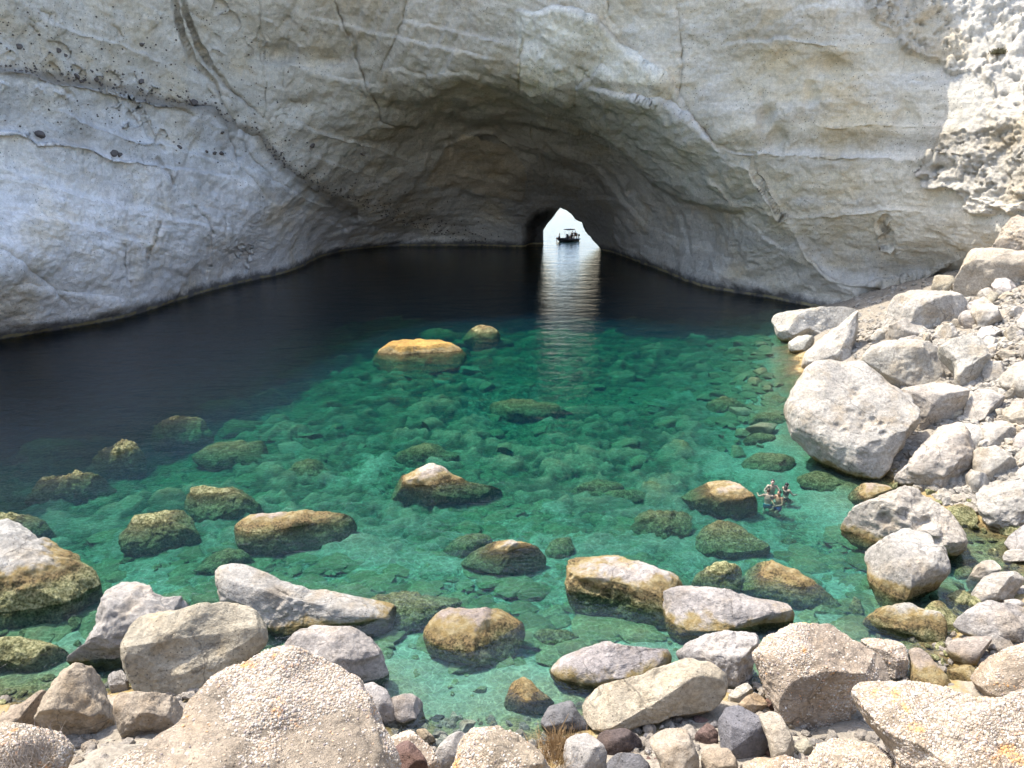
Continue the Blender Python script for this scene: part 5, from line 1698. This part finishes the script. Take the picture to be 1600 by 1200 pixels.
M_SKIN = plain("sunlit_skin", (.48, .29, .20), .5, .3)  # even medium skin tone
M_SKIN2 = plain("fair_skin", (.74, .50, .40), .5, .3)
M_TAN = plain("tanned_skin", (.50, .29, .19), .5, .3)
M_HAIR = plain("black_hair", (.012, .010, .010), .45, .4)
M_BROWNHAIR = plain("brown_hair", (.05, .03, .018), .5, .4)
M_DARK = plain("black_lens", (.006, .006, .008), .15, .6)
M_LIP = plain("lips", (.28, .10, .085), .5, .3)
M_TURQ = plain("turquoise_cloth", (.03, .22, .32), .8, .1)
M_BLUE = plain("blue_cloth", (.03, .07, .25), .8, .1)


def stand(**k):
    J = dict(pelvis=(0, 0, .95), chest=(0, -.01, 1.25), neck=(0, 0, 1.47), head=(0, -.02, 1.63),
             sh_r=(-.18, 0, 1.41), sh_l=(.18, 0, 1.41), hip_r=(-.09, 0, .88), hip_l=(.09, 0, .88), kn_r=(-.11, -.03, .48), kn_l=(.11, -.03, .48),
             an_r=(-.12, .02, .09), an_l=(.12, .02, .09), el_r=(-.28, 0, 1.14), el_l=(.28, 0, 1.14), wr_r=(-.28, -.12, .92), wr_l=(.28, -.12, .92))
    J.update(k)
    for key in J:                            # treading water, knees drawn up
        if key[:2] not in ('kn', 'an') and key not in ('face',) and key[:3] != 'hd_' and True:
            J[key] = tuple(np.array(J[key], float) - (0, 0, .36))
    J['kn_r'], J['kn_l'], J['an_r'], J['an_l'] = (-.13, -.34, .42), (.13, -.30, .40), (-.14, .06, .30), (.14, .02, .24)
    return J


def in_water(px, py, lift=0.0):
    q = at_z(px, py, 0.0)
    return np.array([q[0], q[1], -1.17 + lift])


A = person("swimmer in sunglasses facing the camera with both arms reaching forward", in_water(1207, 756), R(-10),
           stand(el_r=(-.36, -.16, 1.26), wr_r=(-.30, -.40, 1.18), el_l=(.34, -.16, 1.24), wr_l=(.20, -.40, 1.16)), M_SKIN2, M_HAIR, glasses=True, trunks=M_BLUE)
Bp = person("swimmer in turquoise trunks turned away with the left arm stretched sideways", in_water(1201, 771), R(155),
            stand(chest=(.02, -.06, 1.24), neck=(.03, -.12, 1.44), head=(.04, -.17, 1.59), sh_r=(-.16, -.08, 1.38), sh_l=(.20, -.08, 1.38),
                  el_r=(-.34, -.30, 1.22), wr_r=(-.20, -.50, 1.20), el_l=(.42, -.10, 1.26), wr_l=(.50, -.32, 1.27), face=(.3, -1, 0)), M_SKIN2, M_BROWNHAIR, trunks=M_TURQ)
Cp = person("tanned dark haired swimmer holding an arm across, in front on the right", in_water(1218, 773), R(-60),
            stand(el_r=(-.24, -.20, 1.20), wr_r=(.02, -.36, 1.18), el_l=(.30, -.10, 1.16), wr_l=(.14, -.34, 1.10), face=(-.3, -1, 0)), M_TAN, M_HAIR, trunks=M_BLUE)
Dp = person("swimmer with long black hair seen from behind, right of the group", in_water(1229, 761), R(115),
            stand(el_r=(-.34, -.12, 1.22), wr_r=(-.26, -.36, 1.18), el_l=(.34, -.12, 1.22), wr_l=(.26, -.36, 1.18)), M_SKIN2, M_HAIR, hair_len=.30, top=M_DARK, trunks=M_DARK)
for o in (A, Bp, Cp, Dp):
    o["group"] = "swimmers standing in the cove"

# ------------------------------------------------------------------ the inflatable boat beyond the cave
M_TUBE = plain("dark_grey_boat_tube", (.035, .037, .042), .55, .4)
M_HULL = plain("dark_hull", (.05, .055, .065), .4, .4)
M_CANOPY = plain("navy_canopy", (.025, .028, .035), .8, .1)
M_STEEL = plain("steel_tube", (.28, .28, .29), .35, .6)
M_MOTOR = plain("black_outboard", (.012, .012, .014), .35, .5)
M_SHIRT = plain("dark_shirt", (.05, .05, .06), .8, .1)


def box(c, s, bev=.03):
    bm = bmesh.new()
    bmesh.ops.create_cube(bm, size=1)
    bmesh.ops.scale(bm, vec=s, verts=bm.verts)
    bmesh.ops.bevel(bm, geom=bm.edges[:] + bm.verts[:], offset=bev, segments=2, affect='EDGES')
    bmesh.ops.translate(bm, vec=c, verts=bm.verts)
    V = np.array([v.co[:] for v in bm.verts])
    F = [[v.index for v in f.verts] for f in bm.faces]
    bm.free()
    return V, F


def boat(loc, rot):
    root = bpy.data.objects.new("inflatable_boat", None)
    COL.objects.link(root)
    root.location, root.rotation_euler = loc, (0, 0, rot)
    root["label"], root["category"] = "dark inflatable motor boat with a canopy, floating outside the cave opening", "boat"
    def part(n, vf, m, smooth=True, parent=root): return link(n, poly_mesh(n, *vf, m, smooth), parent=parent)
    root.scale = (.72, .84, .90)
    # bow along +X, length about 6 m
    path = [(-2.9, -1.0), (-1.5, -1.05), (0.5, -1.05), (1.7, -.85), (2.5, -.45), (2.85, 0)]
    sec = [((x, y, .45 + max(0, x - .5) * .11), .20 if abs(x) < 2.8 else .18, .20) for x, y in path]
    sec += [((x, -y, z), rx, ry) for ((x, y, z), rx, ry) in sec[-2::-1]]
    sec[0] = (sec[0][0], .10, .10)
    sec[-1] = (sec[-1][0], .10, .10)
    part("tube", tube(sec, 18), M_TUBE)
    hs = [((-2.5, 0, .22), .85, .30), ((0, 0, .18), .9, .34), ((1.6, 0, .25), .65, .30), ((2.5, 0, .45), .15, .12)]
    part("hull", tube([(c, rz, ry) for c, ry, rz in hs], 16), M_HULL)
    part("deck", box((-.4, 0, .36), (3.9, 1.7, .06), .02), M_HULL)
    part("console", join([box((-.1, 0, .78), (.5, .75, .8), .06), box((.02, 0, 1.28), (.08, .7, .30), .02)]), M_HULL)
    part("seat", join([box((-.95, 0, .62), (.5, .9, .45), .06), box((-1.15, 0, 1.0), (.12, .9, .45), .04)]), M_HULL)
    cn = part("canopy", box((-.6, 0, 2.22), (2.2, 1.7, .10), .05), M_CANOPY)
    for x in (.15, -1.3):
        for y in (-.65, .65):
            part("pole", tube([((x, y, .4), .022, .022), ((x * .9 - .05, y * .95, 2.2), .022, .022)], 8), M_STEEL)
    for y in (-.38, .38):
        mt = part("outboard_motor", join([box((-3.05, y, 1.12), (.42, .34, .50), .10), box((-3.02, y, .62), (.20, .16, .70), .05), box((-3.02, y, .1), (.30, .05, .5), .02)]), M_MOTOR)
    part("stern_arch", tube([((-2.3, -.8, .5), .03, .03), ((-2.35, -.75, 1.5), .03, .03), ((-2.35, .75, 1.5), .03, .03), ((-2.3, .8, .5), .03, .03)], 8), M_STEEL)
    return root


BOAT_P = at_z(886, 376.5, 0.0)
BOAT_R = R(211)
boat(BOAT_P + np.array([0, 0, -.12]), BOAT_R)


def on_boat(x, y, z):
    c, s = math.cos(BOAT_R), math.sin(BOAT_R)
    return BOAT_P + np.array([x * c - y * s, x * s + y * c, z - .12])


def sit(**k):
    J = dict(pelvis=(0, 0, .12), chest=(0, -.02, .42), neck=(0, 0, .64), head=(0, -.02, .80), sh_r=(-.18, 0, .58), sh_l=(.18, 0, .58),
             hip_r=(-.09, 0, .08), hip_l=(.09, 0, .08), kn_r=(-.12, -.42, .10), kn_l=(.12, -.42, .10), an_r=(-.12, -.42, -.30), an_l=(.12, -.42, -.30),
             el_r=(-.26, -.06, .32), el_l=(.26, -.06, .32), wr_r=(-.16, -.28, .22), wr_l=(.16, -.28, .22))
    J.update(k)
    return J


for lab, x, y, z, r, kw in [
    ("person sitting alone on the bow tube of the boat", 1.75, .30, .60, BOAT_R + R(60), {}),
    ("person seated at the boat's console under the canopy, nearer the bow", -.85, .24, .86, BOAT_R + R(90), dict(wr_r=(-.12, -.42, .40), wr_l=(.12, -.42, .40))),
    ("person seated under the canopy nearer the stern of the boat", -1.75, -.15, .78, BOAT_R + R(120), {}),
]:
    person(lab, on_boat(x, y, z), r, sit(**kw), M_TAN, M_HAIR, trunks=M_SHIRT, top=M_SHIRT, voxel=.02, group="people aboard the inflatable boat", seated=True)
